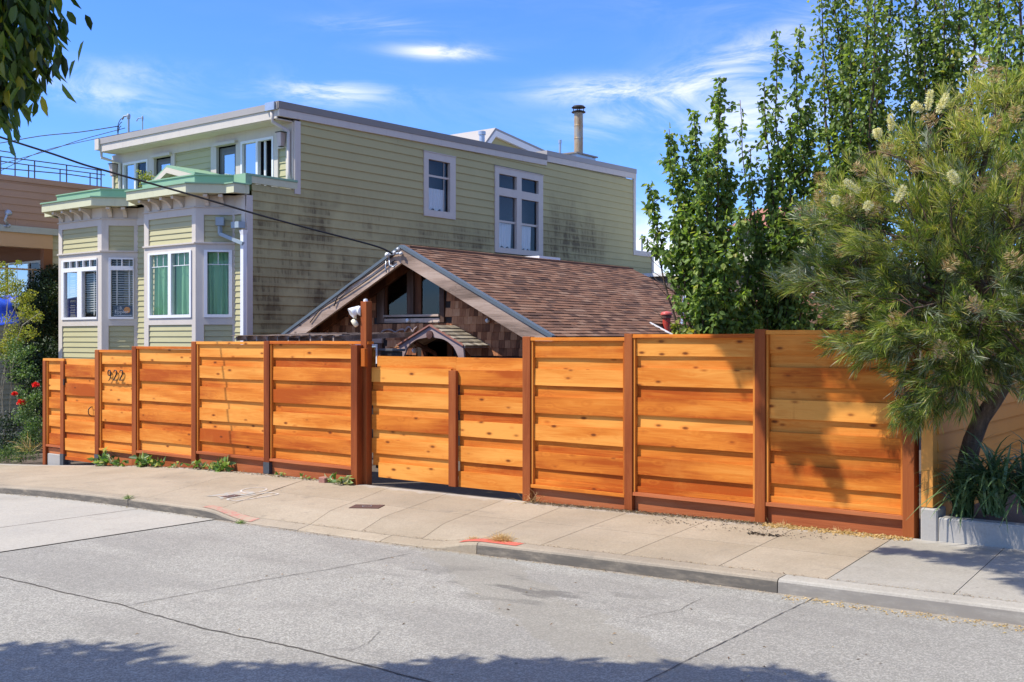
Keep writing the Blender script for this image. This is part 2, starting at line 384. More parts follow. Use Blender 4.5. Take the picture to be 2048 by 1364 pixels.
M['litter'] = mat('dry_litter', f_leaf([(0, (.07, .045, .03)), (.4, (.22, .13, .07)), (.8, (.40, .29, .16)), (1, (.55, .45, .28))], .1))
M['dark_litter'] = mat('dark_debris', f_leaf([(0, (.02, .017, .014)), (.7, (.06, .045, .035)), (1, (.18, .13, .09))], .05))
M['straw'] = mat('dry_straw', f_leaf([(0, (.42, .26, .10)), (1, (.66, .48, .24))], .2))
def f_bark(a, b):
    def fn(nt):
        v = pos(nt); n = nt.noise(nt.mapv(v, (9, 9, 2.5)), 2.5, 6, .7); return bsdf(nt, nt.ramp(n, [(.3, a), (.7, b)]), .85, .2, n, .8, .02)
    return fn
M['bark'] = mat('bark_brown', f_bark((.045, .03, .02), (.17, .12, .085))); M['twig'] = mat('twig_brown', f_bark((.05, .03, .02), (.16, .10, .06)))
M['stem_pale'] = mat('pale_stem', f_bark((.22, .19, .13), (.42, .38, .28)))
M['stem_green'] = mat('green_stem', f_bark((.07, .10, .03), (.16, .2, .08)))
def f_asphalt(nt):
    v = pos(nt); s = nt.node('ShaderNodeSeparateXYZ', inp={0: v}); X = s.outputs[0]; Y = s.outputs[1]
    vo = nt.voro(v, 105); sp = nt.sstep(vo.outputs['Color'], .25, .95); fine = nt.noise(v, 160, 3, .7); big = nt.noise(v, .9, 5, .6)
    mid = nt.noise(v, 9, 5, .7)
    k = nt.m('ADD', nt.m('MULTIPLY', sp, .46), nt.m('ADD', nt.m('MULTIPLY', fine, .70), nt.m('ADD', nt.m('MULTIPLY', big, .18), nt.m('ADD', nt.m('MULTIPLY', mid, .22), .0))))
    base = nt.mix(1, (.455, .428, .362), nt.node('ShaderNodeCombineColor', inp={0: k, 1: k, 2: k}).outputs[0], 'MULTIPLY')
    wob = nt.noise(v, 2.4, 5, .65)
    pat = nt.noise(nt.mapv(v, (.35, 1.1, 1), (2, 8, 0)), 1.0, 5, .6); base = nt.mix(nt.m('MULTIPLY', nt.sstep(pat, .46, .60), .34), base, (.20, .185, .16))
    oil = nt.noise(nt.mapv(v, (1.5, 1.5, 1), (6, 1, 0)), 1.3, 6, .72); base = nt.mix(nt.m('MULTIPLY', nt.sstep(oil, .60, .70), .30), base, (.11, .10, .09))
    # darker strip relaid right of the joint, drip trail from the drive, stains
    r1 = nt.sstep(nt.m('ADD', X, nt.m('MULTIPLY', wob, .03)), -3.0, -2.97)
    base = nt.mix(nt.m('MULTIPLY', r1, .26), base, (.19, .175, .15))
    cx = nt.m('ADD', nt.m('MULTIPLY', nt.m('SUBTRACT', 7.3, Y), 1.45), -6.2)
    dd = nt.m('ABSOLUTE', nt.m('SUBTRACT', nt.m('ADD', X, nt.m('MULTIPLY', nt.m('SUBTRACT', wob, .5), 1.1)), cx))
    tr = nt.m('MULTIPLY', nt.sstep(dd, .60, .52), nt.m('MULTIPLY', nt.sstep(Y, 5.0, 5.5), .42))
    base = nt.mix(tr, base, (.26, .235, .18))
    st = nt.noise(nt.mapv(v, (1.6, 5, 1), (4, 2, 0)), 1.0, 4, .6)
    area = nt.m('EXPONENT', nt.m('MULTIPLY', nt.m('ADD', nt.m('POWER', nt.m('ABSOLUTE', nt.m('DIVIDE', nt.m('ADD', X, 5.0), 1.2)), 2), nt.m('POWER', nt.m('ABSOLUTE', nt.m('DIVIDE', nt.m('SUBTRACT', Y, 6.5), .45)), 2)), -1))
    base = nt.mix(nt.m('MULTIPLY', nt.m('MULTIPLY', nt.sstep(st, .52, .62), area), .55), base, (.07, .066, .06))
    # tan dust gathered in the gutter
    gut = nt.m('MULTIPLY', nt.sstep(nt.m('ADD', nt.m('SUBTRACT', nt.m('ADD', nt.m('MULTIPLY', X, .032), 7.61), Y), nt.m('MULTIPLY', wob, .12)), .16, .03), .6)
    base = nt.mix(gut, base, (.36, .28, .19))
    return bsdf(nt, base, .85, .25, nt.m('ADD', fine, sp), .8, .006)
M['asphalt'] = mat('aged_asphalt', f_asphalt)
def f_conc(c1, c2, stain=.25, dark=(.16, .14, .11), face=None):
    def fn(nt):
        v = pos(nt); r = orand(nt); big = nt.noise(v, 1.1, 6, .65); fine = nt.noise(v, 120, 4, .7); vo = nt.voro(v, 70)
        f = nt.m('ADD', nt.m('MULTIPLY', big, 1.2), nt.m('ADD', nt.m('MULTIPLY', r, .25), -.3))
        c = nt.mix(nt.sstep(f, .1, .75), c1, c2)
        k = nt.m('ADD', nt.m('MULTIPLY', fine, .5), nt.m('ADD', nt.m('MULTIPLY', nt.sstep(vo.outputs['Color'], .1, .9), .14), .68))
        c = nt.mix(1, c, nt.node('ShaderNodeCombineColor', inp={0: k, 1: k, 2: k}).outputs[0], 'MULTIPLY')
        s = nt.noise(nt.mapv(v, (1, 1, 1), (7, 3, 2)), 3.3, 7, .75)
        c = nt.mix(nt.m('MULTIPLY', nt.sstep(s, .56, .72), stain), c, dark)
        gm = nt.voro(v, 5.0); c = nt.mix(nt.m('MULTIPLY', nt.m('MULTIPLY', nt.sstep(gm.outputs['Distance'], .085, .05), nt.sstep(gm.outputs['Color'], .45, .6)), .45), c, dark)
        br = nt.noise(nt.mapv(v, (1, 1, 1), (1, 9, 4)), .7, 4, .6); c = nt.mix(nt.m('MULTIPLY', nt.sstep(br, .45, .7), .22), c, dark)
        sY = nt.node('ShaderNodeSeparateXYZ', inp={0: v}).outputs[1]; cem = nt.noise(v, 4.5, 6, .7)
        c = nt.mix(nt.m('MULTIPLY', nt.sstep(nt.m('ADD', sY, nt.m('MULTIPLY', cem, .55)), 9.62, 9.74), .55), c, (.40, .375, .335))
        if face:   # tyre-scuffed, stained front of the kerb
            nz = nt.node('ShaderNodeSeparateXYZ', inp={0: nt.node('ShaderNodeNewGeometry').outputs['True Normal']}).outputs[2]
            sc = nt.noise(nt.mapv(v, (2, 2, 9)), 2.0, 5, .7); c = nt.mix(nt.m('MULTIPLY', nt.sstep(nz, .75, .3), nt.sstep(sc, .15, .6)), c, face)
        return bsdf(nt, c, .85, .2, fine, .5, .003)
    return fn
M['walk_tan'] = mat('tan_concrete', f_conc((.295, .238, .162), (.37, .303, .215), .55)); M['walk_grey'] = mat('grey_concrete', f_conc((.28, .255, .205), (.36, .33, .275)))
M['joint'] = plain('joint_dirt', (.07, .055, .04), .95, .3, 30)
M['kerb_old'] = mat('kerb_old', f_conc((.27, .225, .165), (.36, .295, .21), .5, face=(.12, .105, .085))); M['kerb_new'] = mat('kerb_new', f_conc((.34, .31, .255), (.41, .375, .31), .25, face=(.24, .215, .18)))
M['conc_road'] = mat('road_concrete', f_conc((.345, .32, .27), (.395, .362, .30), .3)); M['planter'] = mat('planter_concrete', f_conc((.31, .285, .235), (.36, .345, .31), .5))
def f_paint(c, wear):
    def fn(nt):
        v = pos(nt); n = nt.noise(v, 14, 6, .75); return bsdf(nt, nt.mix(nt.sstep(n, wear, wear+.12), c, (.38, .29, .2)), .7, .25)
    return fn
M['red_paint'] = mat('red_kerb_paint', f_paint((.55, .13, .085), .62)); M['red_faded'] = mat('faded_red_paint', f_paint((.44, .20, .15), .42))
M['white_paint'] = mat('white_mark_paint', f_paint((.58, .55, .49), .50)); M['blue_paint'] = mat('faded_blue_paint', f_paint((.33, .345, .315), .44))
M['soil'] = plain('soil', (.10, .075, .055), .95, .4, 14, bs=.6); M['crack'] = plain('crack_dark', (.085, .075, .06), .95, .3, 30)
def f_rooftab(stops):
    def fn(nt):
        v = pos(nt); c = nt.ramp(isl(nt), stops); n = nt.noise(v, 90, 3, .8); b = nt.noise(v, 1.5, 4, .6)
        k = nt.m('ADD', nt.m('MULTIPLY', n, .7), nt.m('ADD', nt.m('MULTIPLY', b, .5), .4))
        return bsdf(nt, nt.mix(1, c, nt.node('ShaderNodeCombineColor', inp={0: k, 1: k, 2: k}).outputs[0], 'MULTIPLY'), .9, .15, n, .5, .004)
    return fn
M['rooftab'] = mat('brown_roof_tab', f_rooftab([(0, (.085, .048, .034)), (.3, (.155, .082, .052)), (.7, (.215, .108, .064)), (1, (.25, .15, .098))]))
def f_shingle(nt):
    v = pos(nt); r = orand(nt); fine = nt.noise(nt.mapv(v, (60, 60, 5)), 1.0, 4, .65); b = nt.noise(nt.mapv(v, (3, 3, 3)), 1.0, 3, .5)
    f = nt.m('ADD', nt.m('MULTIPLY', r, .75), nt.m('ADD', nt.m('MULTIPLY', nt.m('SUBTRACT', fine, .5), .7), nt.m('MULTIPLY', nt.m('SUBTRACT', b, .5), .5)))
    return bsdf(nt, nt.ramp(f, [(0, (.12, .045, .02)), (.35, (.32, .12, .05)), (.7, (.52, .235, .105)), (1, (.66, .39, .21))]), .85, .2, fine, .6, .004)
M['shingle'] = mat('wall_shingle', f_shingle)
def f_shake(nt):
    v = pos(nt); r = orand(nt); fine = nt.noise(nt.mapv(v, (50, 8, 50)), 1.0, 4, .65)
    f = nt.m('ADD', nt.m('MULTIPLY', r, .8), nt.m('MULTIPLY', nt.m('SUBTRACT', fine, .4), .6))
    return bsdf(nt, nt.ramp(f, [(0, (.14, .11, .08)), (.5, (.26, .22, .16)), (1, (.42, .37, .29))]), .9, .15, fine, .5, .004)
M['shake'] = mat('porch_shake', f_shake)
def f_flue(nt):
    v = pos(nt); n = nt.noise(nt.mapv(v, (5, 5, 2)), 1.5, 5, .7); z = nt.node('ShaderNodeSeparateXYZ', inp={0: v}).outputs[2]
    c = nt.ramp(n, [(.35, (.30, .29, .26)), (.52, (.40, .30, .18)), (.7, (.30, .16, .07))])
    return bsdf(nt, c, .5, .4, metal=.3)
M['flue'] = mat('stained_flue', f_flue)

# vectorised leaves: each leaf an own island of two triangles folded on its midrib
def leafoval(name, P, D, N, L, W, mat_, parent, fold=.2, curl=.1, kind='stuff'):
    P = np.asarray(P, float); D = np.asarray(D, float).copy(); N = np.asarray(N, float); n = len(P)
    L = np.broadcast_to(np.asarray(L, float), (n,))[:, None]; W = np.broadcast_to(np.asarray(W, float), (n,))[:, None]
    D /= np.linalg.norm(D, axis=1, keepdims=True)+1e-9; S = np.cross(D, N); S /= np.linalg.norm(S, axis=1, keepdims=True)+1e-9; U = np.cross(S, D)
    cv = [P]+[P+D*L*t+S*W*.5*s*w_+U*(W*fold*abs(s)-L*curl*t*t) for t, w_, s in ((.25, .85, 1), (.62, .9, 1), (1, 0, 0), (.62, .9, -1), (.25, .85, -1))]
    V = np.stack(cv, 1).reshape(-1, 3)-(np.array(WL[parent.name]) if parent is not None else 0)
    i = np.arange(n)*6; T = np.stack([i, i+1, i+2, i, i+2, i+3, i, i+3, i+4, i, i+4, i+5], 1).reshape(-1, 3)
    return rawmesh(name, V, T, mat_, parent, kind)
def leafmesh(name, P, D, N, L, W, mat_, parent, fold=.25, kind='stuff', curl=0.0):
    P = np.asarray(P, float); D = np.asarray(D, float); N = np.asarray(N, float); n = len(P)
    L = np.broadcast_to(np.asarray(L, float), (n,))[:, None]; W = np.broadcast_to(np.asarray(W, float), (n,))[:, None]
    D /= np.linalg.norm(D, axis=1, keepdims=True)+1e-9; S = np.cross(D, N); S /= np.linalg.norm(S, axis=1, keepdims=True)+1e-9; U = np.cross(S, D)
    a = P; b = P+D*L*.45+S*W*.5+U*W*fold; c = P+D*L-U*L*curl; d = P+D*L*.45-S*W*.5+U*W*fold
    V = np.stack([a, b, c, d], 1).reshape(-1, 3)
    base = np.array(WL[parent.name]) if parent is not None else np.zeros(3); V = V-base
    i = np.arange(n)*4; T = np.stack([i, i+1, i+2, i, i+2, i+3], 1).reshape(-1, 3)
    return rawmesh(name, V, T, mat_, parent, kind)
def rawmesh(name, V, T, mat_, parent, kind=None):
    me = bpy.data.meshes.new(name); nV = len(V); nT = len(T)
    me.vertices.add(nV); me.vertices.foreach_set('co', V.astype(np.float32).ravel())
    me.loops.add(nT*3); me.loops.foreach_set('vertex_index', T.astype(np.int32).ravel())
    me.polygons.add(nT); me.polygons.foreach_set('loop_start', np.arange(nT, dtype=np.int32)*3)
    try: me.polygons.foreach_set('loop_total', np.full(nT, 3, dtype=np.int32))
    except Exception: pass
    me.update(calc_edges=True); me.validate()
    o = mkobj(name, me, mat_, parent)
    if kind: o['kind'] = kind
    return o
def needles(name, P, D, L, W, mat_, parent, droop=.25):
    """thin blades of two segments"""
    P = np.asarray(P, float); D = np.asarray(D, float); n = len(P); D /= np.linalg.norm(D, axis=1, keepdims=True)+1e-9
    L = np.broadcast_to(np.asarray(L, float), (n,))[:, None]; W = np.broadcast_to(np.asarray(W, float), (n,))[:, None]
    rv = rng.normal(size=(n, 3)); S = np.cross(D, rv); S /= np.linalg.norm(S, axis=1, keepdims=True)+1e-9
    mid = P+D*L*.55; tip = P+D*L; tip[:, 2] -= (L[:, 0]*droop); mid[:, 2] -= L[:, 0]*droop*.28
    V = np.stack([P, mid+S*W*.5, mid-S*W*.5, tip], 1).reshape(-1, 3)-np.array(WL[parent.name])
    i = np.arange(n)*4; T = np.stack([i, i+1, i+2, i+1, i+3, i+2], 1).reshape(-1, 3)
    return rawmesh(name, V, T, mat_, parent, 'stuff')
def unit(n): v = rng.normal(size=(n, 3)); return v/np.linalg.norm(v, axis=1, keepdims=True)
# ================================================================== ground
XS = sorted(set([-400, -200, -100, -60, -40, -30, -26, -22, -20]+[round(-18+i*.25, 3) for i in range(0, 93)]+[8, 12, 20, 40, 80, 200, 400]))
def sheet(name, mat_, xs, yfun, zfun, kind='structure'):
    """strip mesh: yfun(x) -> list of y, zfun(x,y)"""
    mb = MB(); rows = []
    for x in xs:
        ys = yfun(x); rows.append(len(mb.v)); mb.v += [(x, y, zfun(x, y)) for y in ys]; k = len(ys)
    for i in range(len(xs)-1):
        for j in range(k-1):
            a = rows[i]+j; b = rows[i+1]+j; mb.f.append((a, b, b+1, a+1))
    o = mb.build(name, mat_, None, smooth=False, fix=False)
    if kind: o['kind'] = kind
    return o
ground = sheet('ground', M['soil'], XS, lambda x: [-400, -60, 2, 7, 8, 9.3, 9.6, 10.2, 14, 25, 60, 400], lambda x, y: (g(x)-.30 if y < 9.5 else g(x)-.02))
# street: asphalt from x=-9.72 rightwards, concrete crossing left of it
XA = -9.72
asphalt = sheet('asphalt_road', M['asphalt'], [XA]+[x for x in XS if x > XA and x <= 80], lambda x: [-14, -6, 0, 2, 3, 4, 5, 6, 6.8, 7.2, ky(x)-.002], lambda x, y: road(x, y))
concroad = sheet('concrete_road', M['conc_road'], [x for x in XS if -100 <= x < XA-.05]+[XA-.03], lambda x: [-14, -6, 0, 2, 3, 4, 5, 6, 6.8, 7.2, ky(x)-.002], lambda x, y: road(x, y)+.003)
def ribbon(name, pts, wd, mat_, parent, lift=.004, fn=road, jit=.5):
    mb = MB(); P = []
    for (a, b) in zip(pts, pts[1:]):
        n = max(2, int(math.dist(a, b)/.045))
        for i in range(n): P.append((a[0]+(b[0]-a[0])*i/n, a[1]+(b[1]-a[1])*i/n))
    P.append(pts[-1]); drift = 0; L = []
    for i, p in enumerate(P):
        q = P[min(i+1, len(P)-1)]; o = P[max(i-1, 0)]; d = (q[0]-o[0], q[1]-o[1]); l = math.hypot(*d) or 1; n = (-d[1]/l, d[0]/l)
        drift = drift*.8+random.uniform(-1, 1)*.012*jit; ww = wd*random.uniform(.55, 1.45)*(1 if jit else 1)
        c = (p[0]+n[0]*drift, p[1]+n[1]*drift)
        for s in (-1, 1):
            x, y = c[0]+n[0]*ww/2*s, c[1]+n[1]*ww/2*s; L.append((x, y, fn(x, y)+lift))
    mb.v = L
    for i in range(len(P)-1): mb.f.append((2*i, 2*i+1, 2*i+3, 2*i+2))
    return mb.build(name, mat_, parent, fix=False)
ribbon('crack', [(-9.7, 4.5), (-8.65, 4.36), (-6.93, 4.40), (-5.9, 4.33), (-4.99, 4.37), (-3.92, 4.35), (-2.2, 4.2), (1, 4.3)], .013, M['crack'], asphalt)
ribbon('crack', [(-6.93, 4.41), (-6.87, 5.0), (-6.82, 5.58), (-6.7, 6.3), (-6.63, 7.1)], .008, M['crack'], asphalt)
ribbon('crack', [(-3.01, 7.5), (-3.0, 6.0), (-2.98, 5.0), (-2.95, 2.0)], .007, M['crack'], asphalt, jit=.25)
ribbon('crack', [(-3.66, 7.0), (-3.62, 6.6), (-3.75, 6.2)], .004, M['crack'], asphalt)
ribbon('crack', [(-4.9, 4.95), (-4.75, 4.7), (-4.72, 4.5)], .004, M['crack'], asphalt)
ribbon('joint', [(-11.02, -2), (-11.05, 3), (-11.1, 7.2)], .014, M['joint'], concroad, lift=.004, jit=0.05)
# sidewalk slabs, each a piece with open joints; the bed below shows in the joints
bed = sheet('sidewalk', M['joint'], [x for x in XS if -40 <= x <= 12], lambda x: [ky(x)+.16, ky(x)+.4, 8.6, 9.3, 9.62], lambda x, y: side(x, y)-.016)
JT = [(-1.2, -1.25), (-2.09, -2.17), (-2.98, -3.07), (-3.85, -3.97), (-4.71, -4.85), (-5.55, -5.78), (-6.2, -6.6), (-6.92, -7.45), (-7.72, -8.30), (-8.45, -9.25), (-9.85, -10.75), (-11.2, -12.15), (-12.9, -13.6), (-15.0, -15.6), (-17.2, -17.7), (-19.5, -19.9), (-23, -23.2), (-30, -30)]
JT = [(4.5, 4.4), (3.4, 3.3), (2.3, 2.2), (1.2, 1.1), (.6, .55), (-.3, -.33)]+JT
def slab(a, b, y0f, y1f, mat_, name='slab'):
    """a=(front,back) x at right joint, b=left joint"""
    gp = .0035 if a[0] > -9.5 else .002; mb = MB(); nu, nv = 8, 7
    def fn(u, v):
        xr = a[0]+(a[1]-a[0])*v-gp; xl = b[0]+(b[1]-b[0])*v+gp; x = xl+(xr-xl)*u
        y0 = y0f(x)+gp; y1 = y1f(x)-gp; y = y0+(y1-y0)*v; return (x, y, side(x, y))
    mb.grid(fn, nu, nv)
    # skirt
    n = len(mb.v); ring = [i for i in range(nu+1)]+[(j+1)*(nu+1)-1+0 for j in range(1, nv+1)]+[nv*(nu+1)+i for i in range(nu-1, -1, -1)]+[j*(nu+1) for j in range(nv-1, 0, -1)]
    for i in ring: x, y, z = mb.v[i]; mb.v.append((x, y, z-.03))
    k = len(ring)
    for q in range(k): mb.f.append((ring[q], ring[(q+1) % k], n+(q+1) % k, n+q))
    return mb.build(name, mat_, bed)
for i in range(len(JT)-1):
    a, b = JT[i], JT[i+1]; m_ = M['walk_grey'] if a[0] > -2.5 else M['walk_tan']
    if a[0] > -2.9 or a[0] < -9:   # single full-depth slabs
        slab(a, b, lambda x: ky(x)+.165, lambda x: 9.52, m_)
    else:
        mid = (a[0]*.45+a[1]*.55, b[0]*.45+b[1]*.55); ym = lambda x: 8.52+.05*math.sin(x)
        slab(a, mid and (b[0], b[1]), lambda x: ky(x)+.165, lambda x: 9.52, m_) if False else None
        am = a[0]+(a[1]-a[0])*.49; bm_ = b[0]+(b[1]-b[0])*.49
        slab((a[0], am), (b[0], bm_), lambda x: ky(x)+.165, lambda x: 8.52, m_)
        slab((am, a[1]), (bm_, b[1]), lambda x: 8.52, lambda x: 9.52, m_)
# kerb stones
kerb = thing('kerb', None, None, (-5, 7.4, g(-5)-.1)); kerb['kind'] = 'structure'
def kerbstone(x0, x1, mat_):
    mb = MB(); n = max(2, int((x1-x0)/.12)); xs = [x0+.004+(x1-x0-.008)*i/n for i in range(n+1)]; prof = []
    for x in xs:
        y = ky(x); zt = side(x, y); zb = road(x, y)-.08; hh = max(.006, zt-road(x, y))
        r = min(.022, hh*.6)
        mb.v += [(x, y-.012, zb), (x, y-.004, zt-r), (x, y+.006, zt-r*.35), (x, y+r*1.1, zt), (x, y+.158, side(x, y+.158)+.001), (x, y+.158, zb)]
    for i in range(n):
        for k in range(6):
            k2 = (k+1) % 6; a = i*6; mb.f.append((a+k, a+k2, a+6+k2, a+6+k))
    mb.f.append((0, 1, 2, 3, 4, 5)); mb.f.append(tuple(n*6+k for k in (5, 4, 3, 2, 1, 0)))
    return mb.build('kerb_stone', mat_, kerb)
for x0, x1, m_ in [(-30, -21, 'kerb_old'), (-21, -14.4, 'kerb_old'), (-14.4, -11.35, 'kerb_old'), (-11.35, -8.45, 'kerb_old'), (-8.45, -7.3, 'walk_tan'), (-7.3, -6.12, 'walk_tan'), (-6.12, -3.29, 'kerb_old'), (-3.29, .6, 'kerb_new'), (.6, 4.5, 'kerb_new')]:
    kerbstone(x0, x1, M[m_])
def patch(name, poly_fn, nu, nv, mat_, parent, lift=.004, fn=side):
    mb = MB()
    def f(u, v): x, y = poly_fn(u, v); return (x, y, fn(x, y)+lift)
    mb.grid(f, nu, nv); return mb.build(name, mat_, parent, fix=False)
patch('red_kerb_paint', lambda u, v: (-6.38+.66*u, ky(-6)+.045+.125*v*(1 if u > .05 else .6)), 10, 3, M['red_paint'], kerb)
patch('faded_red_kerb_paint', lambda u, v: (-10.05+.85*u, ky(-9.6)+.035+(.125)*v), 12, 3, M['red_faded'], kerb)
# painted marks round the cover on the walk
def ring(name, cx, cy, rx, ry, wd, mat_, ang=0, sq=2.0):
    mb = MB(); n = 40
    for i in range(n):
        t = 2*math.pi*i/n; c, s = math.cos(t), math.sin(t); c = math.copysign(abs(c)**(2/sq), c); s = math.copysign(abs(s)**(2/sq), s)
        for k in (-.5, .5):
            x = (rx+k*wd)*c; y = (ry+k*wd)*s; X = cx+x*math.cos(ang)-y*math.sin(ang); Y = cy+x*math.sin(ang)+y*math.cos(ang)
            mb.v.append((X, Y, side(X, Y)+.005))
    for i in range(n): j = (i+1) % n; mb.f.append((2*i, 2*i+1, 2*j+1, 2*j))
    return mb.build(name, mat_, bed, fix=False)
ring('painted_circle', -10.55, 8.46, .15, .21, .02, M['white_paint'], ang=.658)
ring('painted_outline', -10.14, 8.12, .12, .31, .022, M['white_paint'], ang=-.06, sq=5)
patch('faded_paint_patch', lambda u, v: (-10.66+.34*u, 7.84+.5*v+.05*math.sin(u*4)), 8, 8, M['blue_paint'], bed, .0045)
def cover(name, label, x, y, sx, sy, ang):
    t = thing(name, label, 'utility cover', (x, y, side(x, y)))
    mb = MB(); c, s = math.cos(ang), math.sin(ang)
    def P(a, b, dz=0): X = x+a*c-b*s; Y = y+a*s+b*c; return (X, Y, side(X, Y)+dz)
    mb.hexa([P(-sx, -sy, -.01), P(sx, -sy, -.01), P(sx, sy, -.01), P(-sx, sy, -.01), P(-sx, -sy, .007), P(sx, -sy, .007), P(sx, sy, .007), P(-sx, sy, .007)])
    mb.build('lid', M['rust_iron'], t)
    m2 = MB(); 
    for i in range(24):
        t0 = 2*math.pi*i/24; t1 = 2*math.pi*(i+1)/24; q = [(r*math.cos(a), r*math.sin(a)) for r, a in ((sy*.5, t0), (sy*.5, t1), (sy*.42, t1), (sy*.42, t0))]
        m2.poly([P(a, b, .0095) for a, b in q])
    m2.build('raised_ring', M['galv'], t, fix=False)
cover('meter_cover', 'rusty square iron cover in the walk in front of the wide drive gate', -8.45, 8.33, .17, .11, .45)
cover('meter_cover', 'small brown cover beside the white painted outline on the walk', -10.40, 8.0, .07, .10, 0)

# ================================================================== fence
YF = 9.54
def fx(px, Y=YF): return onY(px, 676, Y)[0]
def fz(px, py, Y=YF): return onY(px, py, Y)[2]
def board(parent, x0, x1, z0, z1, y, th=.022, mat_=None, name='board', tilt=0, warp=.0016):
    mb = MB(); n = max(2, int((x1-x0)/.28)); ph = random.uniform(0, 6); q0 = random.uniform(-warp, warp)*2
    tl = random.uniform(-.0022, .0022)
    for i in range(n+1):
        x = x0+(x1-x0)*i/n; w1 = math.sin(ph+i*.9)*warp+random.uniform(-.0006, .0006); w2 = math.sin(ph*2+i*1.3)*warp+random.uniform(-.0008, .0008); yy = y+math.sin(ph+i*.6)*.0015
        mb.v += [(x, yy+tl, z0+w2), (x, yy+th, z0+w2), (x, yy+th, z1+w1), (x, yy-tl, z1+w1)]
    for i in range(n):
        a = i*4
        for k in range(4): k2 = (k+1) % 4; mb.f.append((a+k, a+k2, a+4+k2, a+4+k))
    mb.f.append((0, 1, 2, 3)); mb.f.append((n*4+3, n*4+2, n*4+1, n*4))
    return mb.build(name, mat_ or M['cedar'], parent)
def post(parent, x0, x1, y0, y1, z0, z1, name='post', m_='redpost', bev=.004):
    mb = MB(); mb.box(x0, x1, y0, y1, z0, z1); return mb.build(name, M[m_], parent, bevel=bev)
def panel(parent, x0, x1, zt, zb, first='proud', cap=True, trims=True, kick=True, period=.308, capx=None, bz=None):
    """x0..x1 between posts; zt = top of cap, zb = top of sill rail"""
    if cap:
        c0, c1 = capx or (x0+.002, x1-.002); board(parent, c0, c1, zt-.038, zt, YF+.008, .10, M['cedar'], 'cap_rail', warp=.0008)
    top = zt-.039 if cap else zt
    if trims:
        for a, b in ((x0+.002, x0+.026), (x1-.026, x1-.002)): post(parent, a, b, YF+.018, YF+.075, zb+.001, top-.001, 'batten', 'cedar_z', .002)
    ix0, ix1 = (x0+.027, x1-.027) if trims else (x0+.003, x1-.003)
    z = top-.002; k = 0
    while z > zb+.05:   # proud and recessed boards overlap by three centimetres
        b0 = max(zb+.003, z-.184); board(parent, ix0, ix1, b0, z-.001*(k > 0), YF+.041, .0215); 
        rz1 = z-.184+.030; rz0 = max(zb+.003, rz1-.184)
        if rz1-rz0 > .05: board(parent, ix0, ix1, rz0, rz1, YF+.0675, .0215)
        z -= period; k += 1
    if kick:
        board(parent, x0+.003, x1-.003, zb-.036, zb, YF+.006, .09, M['cedar'] if random.random() < .6 else M['redkick'], 'sill_rail', warp=.0008)
        mb = MB(); y0, y1 = YF+.055, YF+.09; zz = zb-.037
        ga, gb = side(x0, YF)-.01, side(x1, YF)-.01
        mb.hexa([(x0+.004, y0, ga), (x1-.004, y0, gb), (x1-.004, y1, gb), (x0+.004, y1, ga), (x0+.004, y0, zz), (x1-.004, y0, zz), (x1-.004, y1, zz), (x0+.004, y1, zz)])
        mb.build('kick_board', M['redkick'], parent)
def zrel(v): return H+v
def gz(x): return side(x, YF)-.03
# left fence run: big gate post back to the pedestrian gate
FL = thing('wooden_fence', 'cedar fence run with black house numbers, stepping down left of the gate post', 'fence', (fx(702), YF, g(fx(702))))
pA = [fx(189), fx(196), fx(263), fx(271.5), fx(382), fx(391), fx(527), fx(538), fx(702), fx(718)]
post(FL, pA[0], pA[1]+.012, YF, YF+.09, gz(pA[0]), fz(192, 700)+.0)
post(FL, pA[2], pA[3], YF, YF+.09, gz(pA[2]), fz(267, 693)-.002)
post(FL, pA[4], pA[5], YF, YF+.09, gz(pA[4]), fz(386, 683)-.002)
mb = MB(); mb.box(pA[6], pA[7], YF, YF+.09, gz(pA[6])+.13, fz(532, 682)); mb.build('post', M['redpost'], FL, bevel=.004)
mb = MB(); mb.box(pA[6]-.003, pA[7]+.003, YF-.004, YF+.094, gz(pA[6]), gz(pA[6])+.19); mb.build('post_sleeve', M['sleeve'], FL)
mb = MB(); mb.box(pA[0]-.004, pA[1]+.016, YF-.004, YF+.094, gz(pA[0]), gz(pA[0])+.21); mb.build('post_sleeve', M['sleeve'], FL)
panel(FL, pA[1]+.014, pA[2], fz(230, 700), fz(195, 895.6), capx=(pA[0], pA[2]-.002))
panel(FL, pA[3], pA[4], fz(326, 693), fz(272, 900.6), capx=(pA[2], pA[4]-.002))
panel(FL, pA[5], pA[6], fz(460, 683), fz(389.5, 902), capx=(pA[4], pA[6]-.002))
panel(FL, pA[7], pA[8], fz(540, 682), fz(540, 917), capx=(pA[7]+.002, fx(720, YF-.12)+.012))
# box post in front and tall post beside it
mb = MB(); xa, xb = fx(701, YF-.11), fx(714, YF-.11); mb.box(xa, xb, YF-.11, YF+.02, gz(xa), fz(710, 690, YF-.11)); mb.build('post', M['redpost'], FL, bevel=.005)
GX0 = fx(734)
mb = MB(); mb.box(GX0-.115, GX0-.008, YF-.005, YF+.10, gz(GX0), onY(722, 603, YF)[2]); tallpost = mb.build('tall_post', M['redpost'], FL, bevel=.005)
mb = MB(); mb.box(GX0-.035, GX0+.035, YF-.075, YF-.022, fz(740, 733), fz(740, 697)); mb.build('wood_block', M['cedar_z'], FL, bevel=.003)
